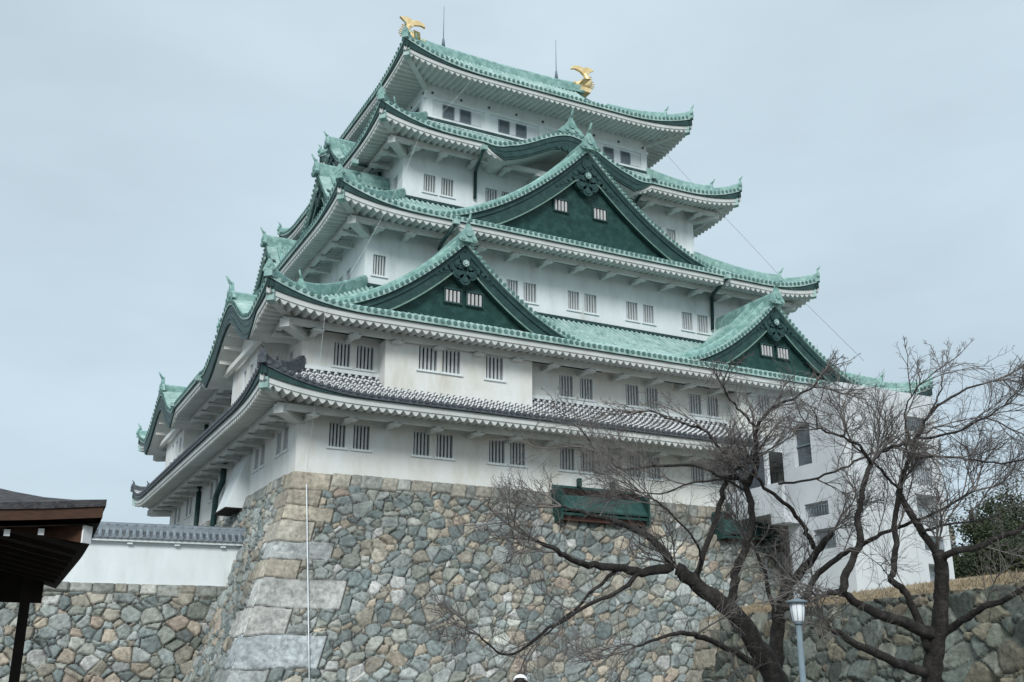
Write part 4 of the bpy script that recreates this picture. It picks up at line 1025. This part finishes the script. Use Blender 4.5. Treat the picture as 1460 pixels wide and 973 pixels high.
limbsB = [
 ([(1100, 1085), (1102, 1010), (1106, 950), (1108, 900), (1111, 860)], 46, 34, 0, .1),
 ([(1111, 862), (1124, 835), (1152, 804), (1165, 787), (1186, 759)], 28, 16, .1, -.4),
 ([(1110, 870), (1145, 855), (1160, 826), (1193, 797), (1220, 783), (1251, 766), (1289, 749), (1330, 734), (1390, 700)], 20, 5, .1, -1.2),
 ([(1165, 787), (1155, 770), (1145, 749), (1124, 722), (1097, 701), (1080, 682)], 15, 8, -.2, -.7),
 ([(1110, 880), (1098, 850), (1090, 815), (1075, 780)], 16, 7, .1, .7),
 ([(1110, 690), (1155, 683), (1200, 668), (1240, 648), (1290, 632)], 7, 5, .1, .7),
]
limbsC = [
 ([(1345, 1085), (1332, 1010), (1328, 968), (1334, 930), (1340, 895), (1343, 850), (1343, 814), (1337, 787)], 62, 32, 0, 0),
 ([(1338, 790), (1316, 759), (1296, 728), (1282, 698), (1288, 676), (1297, 655), (1307, 624), (1323, 595), (1356, 566), (1400, 548)], 22, 5, 0, .8),
 ([(1343, 800), (1354, 790), (1398, 778), (1433, 763), (1470, 748), (1530, 720)], 22, 9, 0, -.9),
 ([(1333, 905), (1289, 888), (1254, 876), (1220, 859), (1200, 845), (1179, 847)], 34, 13, 0, -.8),
 ([(1202, 847), (1207, 817), (1224, 780), (1224, 735), (1230, 701), (1242, 663)], 22, 13, -.7, -.4),
 ([(1242, 663), (1225, 636), (1196, 620), (1165, 612)], 10, 4, -.4, -1.1),
 ([(1242, 663), (1257, 645), (1290, 632), (1330, 610)], 9, 4, -.4, .3),
 ([(1325, 930), (1302, 868), (1289, 841), (1272, 828), (1275, 804), (1277, 763), (1278, 722), (1282, 698)], 22, 13, 0, .2),
 ([(1282, 698), (1262, 678), (1240, 655), (1215, 632), (1205, 605)], 9, 4, .2, .9),
 ([(1343, 905), (1381, 879), (1412, 862), (1470, 836), (1520, 800)], 22, 9, 0, -1.5),
 ([(1320, 960), (1275, 944), (1234, 924), (1189, 900)], 30, 16, -.2, -1.0),
 ([(1297, 655), (1330, 650), (1380, 655), (1430, 660), (1475, 650)], 8, 4, .3, -.6),
 ([(1307, 624), (1350, 620), (1395, 600), (1440, 575)], 8, 3, .4, -.4),
 ([(1300, 640), (1290, 600), (1295, 572), (1312, 548)], 7, 3, .5, .3),
 ([(1316, 759), (1350, 748), (1400, 742), (1440, 725)], 8, 3, 0, .9),
 ([(1323, 595), (1338, 566), (1343, 545)], 6, 3, .7, .9),
]
cherry(525, 'bare dark cherry tree with long low limbs reaching left across the stone base', limbsA, 18.0, 3, dens=1.25)
cherry(590, 'slim bare cherry tree just left of the street lamp with limbs leaning right', limbsB, 18.8, 4, dens=1.1)
cherry(478, 'bare cherry tree with thick forked trunk, rightmost of the three trees', limbsC, 17.5, 5, dens=1.5)

# ------------------------------------------------------------ evergreen trees beyond the wall
def leafcrown(mb, c, rx, rz, n, size, rg, clumps=26):
    cc = []
    for k in range(clumps):
        v = rg.normal(0, 1, 3); v /= np.linalg.norm(v); cc.append((np.array(c)+v*np.array([rx, rx, rz])*rg.uniform(.35, .98), rg.uniform(.28, .5)*rx))
    per = n//clumps
    for p, r in cc:
        v = rg.normal(0, 1, (per, 3)); v /= np.linalg.norm(v, axis=1)[:, None]; q = p+v*(r*rg.uniform(.3, 1, (per, 1))**.5)*np.array([1, 1, .75])
        a = rg.normal(0, 1, (per, 3)); a /= np.linalg.norm(a, axis=1)[:, None]; b = np.cross(a, rg.normal(0, 1, (per, 3))); b /= np.linalg.norm(b, axis=1)[:, None]
        V = np.stack([q-a*size, q+b*size*.5, q+a*size, q-b*size*.5], 1).reshape(-1, 3)
        mb.add(V, (np.arange(per*4).reshape(per, 4)).tolist())
def evergreen(px, py_top, py_mid, D, rx, rz, label, seed):
    rg = np.random.default_rng(seed); root = thing('evergreen_tree', label, 'tree', 'evergreen trees beyond the tower')
    c = PX(px, py_mid, D); mb = MB()
    mb.tube([(c[0], c[1], GZ+3), (c[0]+.2, c[1], c[2]-rz*.4), (c[0], c[1]+.1, c[2]+rz*.8)], [.38, .26, .07], 8)
    for k in range(9):
        v = rg.normal(0, 1, 3); v /= np.linalg.norm(v); v[2] = abs(v[2])*.6; z0 = c[2]+rz*rg.uniform(-.6, .5)
        mb.tube([(c[0], c[1], z0), (c[0]+v[0]*rx*.5, c[1]+v[1]*rx*.5, z0+v[2]*rz*.3), (c[0]+v[0]*rx*.85, c[1]+v[1]*rx*.85, z0+v[2]*rz*.5)], [.11, .07, .03], 5)
    mk('trunk', mb, BARK, root); cr = MB(); leafcrown(cr, c, rx, rz, 10000, .11, rg, 44); mk('crown', cr, EVERG, root)
evergreen(1392, 720, 783, 62, 2.7, 2.9, 'broad dark evergreen tree standing just right of the white tower', 1)
evergreen(1452, 705, 768, 66, 3.2, 3.3, 'taller dark evergreen tree at the right edge behind the cherry branches', 2)
evergreen(1428, 760, 812, 56, 2.2, 1.8, 'low bushy evergreen in front of two taller evergreens', 3)
evergreen(1300, 760, 818, 95, 2.3, 2.2, 'evergreen glimpsed low behind the openings of the white tower', 4)

# ------------------------------------------------------------ street lamp
lp = thing('street_lamp', 'grey post lamp with white cylindrical shade and flat cap under the cherry trees', 'street lamp')
LT = PX(1136, 858, 15.5); lx, ly, lz = LT
mb = MB(); mb.tube([(lx, ly, GZ), (lx, ly, GZ+.5), (lx, ly, GZ+.52), (lx, ly, lz-.28)], [.075, .075, .05, .042], 12); mb.tube([(lx, ly, GZ), (lx, ly, GZ+.06)], [.16, .14], 12); mk('post', mb, STEEL, lp)
mb = MB(); mb.tube([(lx, ly, lz-.29), (lx, ly, lz-.27), (lx, ly, lz-.02)], [.075, .085, .11], 16)
mk('lamp_shade', mb, LAMPGL, lp)
mb = MB()
for k in range(8):
    a = k*math.pi/4; mb.tube([(lx+.087*math.cos(a), ly+.087*math.sin(a), lz-.28), (lx+.112*math.cos(a), ly+.112*math.sin(a), lz-.02)], .005, 4)
mb.tube([(lx, ly, lz-.02), (lx, ly, lz+.005), (lx, ly, lz+.045)], [.155, .16, .03], 18); mb.tube([(lx, ly, lz-.33), (lx, ly, lz-.29)], [.055, .07], 12); mk('lamp_cap', mb, STEEL, lp)

# ------------------------------------------------------------ timber building, left foreground
sh = thing('timber_gatehouse', 'dark timber building with bark roof and white tipped rafters at the left edge', 'building')
C0 = PX(150, 733, 16.0); ZE = C0[2]; far = onplane(86, 818, 2, ZE)
sd_ = far-C0; slen = float(np.linalg.norm(sd_)); sd_ = sd_/slen; fd_ = np.array([-sd_[1], sd_[0], 0.0])
if np.dot(fd_, RT) > 0: fd_ = -fd_
def B(a, b, z): return C0+fd_*a+sd_*b+np.array([0, 0, z])         # a: leftward along the front eave, b: back along the side eave
WL, DL = 9.0, slen
mb = MB()
aa = np.linspace(0, WL, 22); bb = np.linspace(0, DL, 20)
def hz_(a, b):
    e_ = np.minimum(np.minimum(a, WL-a), np.minimum(b, DL-b)); up_ = .22*np.clip(1-a/3.5, 0, 1)**2*np.clip(1-b/3.5, 0, 1)**2
    return .34*np.clip(e_, 0, 4)+up_
A_, B_ = np.meshgrid(aa, bb, indexing='ij'); Zt = hz_(A_, B_)
mb.grid(C0+fd_*A_[..., None]+sd_*B_[..., None]+np.array([0, 0, 1])*Zt[..., None], 0)
for arr in ([(a, 0) for a in aa], [(0, b) for b in bb], [(a, DL) for a in aa], [(WL, b) for b in bb]):
    top_ = np.array([B(a, b, float(hz_(np.array(a), np.array(b)))) for a, b in arr]); bot_ = top_-np.array([0, 0, .10])
    mb.grid(np.stack([bot_, top_], 1), 0)
mk('roof', mb, BARKROOF, sh)
mb = MB()
for arr in ([(a, .03) for a in aa], [(.03, b) for b in bb]):
    t0 = np.array([B(max(a, .03), max(b, .03), float(hz_(np.array(a), np.array(b)))-.10) for a, b in arr]); t1 = t0-np.array([0, 0, .17])
    ins = np.array([B(max(a, .03)+(.2 if arr[0][1] != .03 or True else 0)*0, b, 0)*0 for a, b in arr])
    mb.grid(np.stack([t1, t0], 1), 1)
Zu = .30*np.clip(np.minimum(A_, B_), 0, 3.2)-.36+.22*np.clip(1-A_/3.5, 0, 1)**2*np.clip(1-B_/3.5, 0, 1)**2
mb.grid(C0+fd_*(A_*.985+.06)[..., None]+sd_*(B_*.985+.06)[..., None]+np.array([0, 0, 1])*Zu[..., None], 0)
mk('eave_soffit', mb, [WOOD, WOODL], sh)
first = None
for k in range(16):
    a = .85+k*.46; m2 = MB(); z_ = float(hz_(np.array(a), np.array(0.)))-.42
    p0, p1 = B(a, .22, z_), B(a, 3.0, z_+.62); m2.sweep([p0, p1], fd_, (0, 0, 1), [(-.038, -.045), (.038, -.045), (.038, .045), (-.038, .045)], 0)
    m2.obox(p0-sd_*.012, fd_*.042, sd_*.012, (0, 0, .048), 1); mk('rafter', m2, [WOOD, WHITE], sh)
for k in range(8):
    b = 1.2+k*.9
    if b > DL-.5: break
    m2 = MB(); z_ = float(hz_(np.array(0.), np.array(b)))-.42; p0, p1 = B(.22, b, z_), B(3.0, b, z_+.62)
    m2.sweep([p0, p1], sd_, (0, 0, 1), [(-.038, -.045), (.038, -.045), (.038, .045), (-.038, .045)], 0); mk('rafter', m2, [WOOD, WHITE], sh)
m2 = MB(); p0, p1 = B(.22, .22, -.30), B(3.2, 3.2, .45); dgn = (fd_-sd_)/math.sqrt(2); m2.sweep([p0, p1], dgn, (0, 0, 1), [(-.09, -.13), (.09, -.13), (.09, .1), (-.09, .1)], 0)
og = -(fd_+sd_)/math.sqrt(2); m2.obox(p0+og*.015, dgn*.095, og*.014, (0, 0, .13), 1); mk('hip_rafter', m2, [WOODL, WHITE], sh)
for q_ in (PX(27, 920, 22.0), B(2.3, 2.3, 0), B(6.6, 2.3, 0)):
    m2 = MB(); m2.obox((q_[0], q_[1], (ZE+.2+GZ)/2), fd_*.10, sd_*.10, (0, 0, (ZE+.2-GZ)/2)); mk('post', m2, WOOD, sh)
m2 = MB(); q0, q1 = B(.35, DL-.5, -.2), B(WL-.4, DL-.5, -.2); m2.obox((q0+q1)/2, (q1-q0)/2, sd_*.12, (0, 0, .52)); mk('transom', m2, WOOD, sh)
m2 = MB()
for a0, b0, a1, b1_ in ((2.3, 2.3, WL-1, 2.3), (2.3, 2.3, 2.3, DL-1)):
    q0, q1 = B(a0, b0, -.1), B(a1, b1_, -.1); dv = (q1-q0)/2; sdv = np.cross(dv/np.linalg.norm(dv), [0, 0, 1]); m2.obox((q0+q1)/2, dv, sdv*.13, (0, 0, .18))
mk('eave_girder', m2, WOOD, sh)

# ------------------------------------------------------------ visitor with a white cap
def person():
    D = 15.0; top = PX(742, 961.5, D); hx, hy = top[0], top[1]; H = top[2]-GZ
    root = thing('person', 'visitor in white cap and dark jacket standing below the stone base', 'person')
    sc = H/1.74
    J = {'pel': (0, 0, .95), 'spine': (0, .01, 1.15), 'chest': (0, .0, 1.36), 'neck': (0, .01, 1.49), 'hb': (0, 0, 1.56), 'ht': (0, 0, 1.66)}
    E = [('pel', 'spine'), ('spine', 'chest'), ('chest', 'neck'), ('neck', 'hb'), ('hb', 'ht')]
    Rr = {'pel': (.15, .11), 'spine': (.14, .10), 'chest': (.165, .11), 'neck': (.055, .055), 'hb': (.075, .09), 'ht': (.075, .09)}
    for s, q in ((-1, 'l'), (1, 'r')):
        J.update({'hip'+q: (s*.095, 0, .88), 'kn'+q: (s*.105, -.02, .49), 'an'+q: (s*.11, .02, .09), 'to'+q: (s*.13, -.15, .04), 'sh'+q: (s*.185, 0, 1.41), 'el'+q: (s*.245, .03, 1.12), 'wr'+q: (s*.25, -.06, .88), 'pm'+q: (s*.25, -.085, .80)})
        Rr.update({'hip'+q: (.09, .09), 'kn'+q: (.062, .062), 'an'+q: (.045, .045), 'to'+q: (.045, .035), 'sh'+q: (.065, .065), 'el'+q: (.047, .047), 'wr'+q: (.03, .03), 'pm'+q: (.038, .022)})
        E += [('pel', 'hip'+q), ('hip'+q, 'kn'+q), ('kn'+q, 'an'+q), ('an'+q, 'to'+q), ('chest', 'sh'+q), ('sh'+q, 'el'+q), ('el'+q, 'wr'+q), ('wr'+q, 'pm'+q)]
        for f in range(5):
            n0, n1 = 'f%d%s' % (f, q), 'g%d%s' % (f, q)
            if f < 4:
                yy = -.115+.022*f; ln = (.075, .085, .08, .06)[f]; J[n0] = (s*.252, yy, .755); J[n1] = (s*.24, yy-.01, .755-ln*.8)
            else: J[n0] = (s*.245, -.135, .80); J[n1] = (s*.235, -.155, .755)
            Rr[n0] = (.011, .011); Rr[n1] = (.009, .009); E += [('pm'+q, n0), (n0, n1)]
    ks = list(J); me = bpy.data.meshes.new('body'); me.from_pydata([J[k] for k in ks], [(ks.index(a), ks.index(b)) for a, b in E], [])
    ob = bpy.data.objects.new('body', me); COL.objects.link(ob); ob.parent = root
    sk = ob.modifiers.new('skin', 'SKIN'); sk.use_smooth_shade = True
    for i, k in enumerate(ks): me.skin_vertices[0].data[i].radius = Rr[k]
    me.skin_vertices[0].data[0].use_root = True
    sb = ob.modifiers.new('sub', 'SUBSURF'); sb.levels = 2; sb.render_levels = 2
    dg_ = bpy.context.evaluated_depsgraph_get(); ev_ = bpy.data.meshes.new_from_object(ob.evaluated_get(dg_)); ob.modifiers.clear(); ob.data = ev_; ev_.name = 'body'
    ev_.materials.clear()
    for m in (SKIN, CLOTH, TROUS): ev_.materials.append(m)
    for p in ev_.polygons:
        c = p.center; p.material_index = 0 if (c.z > 1.5 or (abs(c.x) > .2 and c.z < .90)) else (1 if c.z > .93 or abs(c.x) > .19 else 2)
        if c.z < .1: p.material_index = 1
        p.use_smooth = True
    h = MB(); h.tube([(0, .02, 1.57), (0, .02, 1.63), (0, .01, 1.66)], [.095, .105, .1], 14); mk('hair', h, HAIRM, root)
    cp = MB(); th = np.linspace(0, math.pi/2, 7)
    cp.tube([(0, 0, 1.645+.095*math.sin(t)) for t in th], [max(.112*math.cos(t), .004) for t in th], 18)
    cp.prism([(x, y) for x, y in [(-.09, -.07), (-.085, -.15), (-.04, -.19), (.04, -.19), (.085, -.15), (.09, -.07)]], lambda X, d, z: np.array([X, z, 1.65+d]), -.006, .006)
    mk('cap', cp, WHITE, root)
    fc = MB()
    for s in (-1, 1): fc.tube([(s*.032, -.088, 1.605), (s*.032, -.094, 1.605)], .009, 8, 1); fc.tube([(s*.088, .005, 1.575), (s*.094, .01, 1.625)], [.014, .018], 8, 0)
    fc.tube([(0, -.088, 1.60), (0, -.112, 1.57), (0, -.09, 1.565)], [.008, .014, .008], 8, 0); fc.tube([(-.024, -.086, 1.535), (0, -.094, 1.533), (.024, -.086, 1.535)], .006, 6, 2)
    mk('face', fc, [SKIN, HAIRM, REDWD], root)
    root.location = (hx, hy, GZ); root.scale = (sc, sc, sc); root.rotation_euler = (0, 0, R(150))
person()
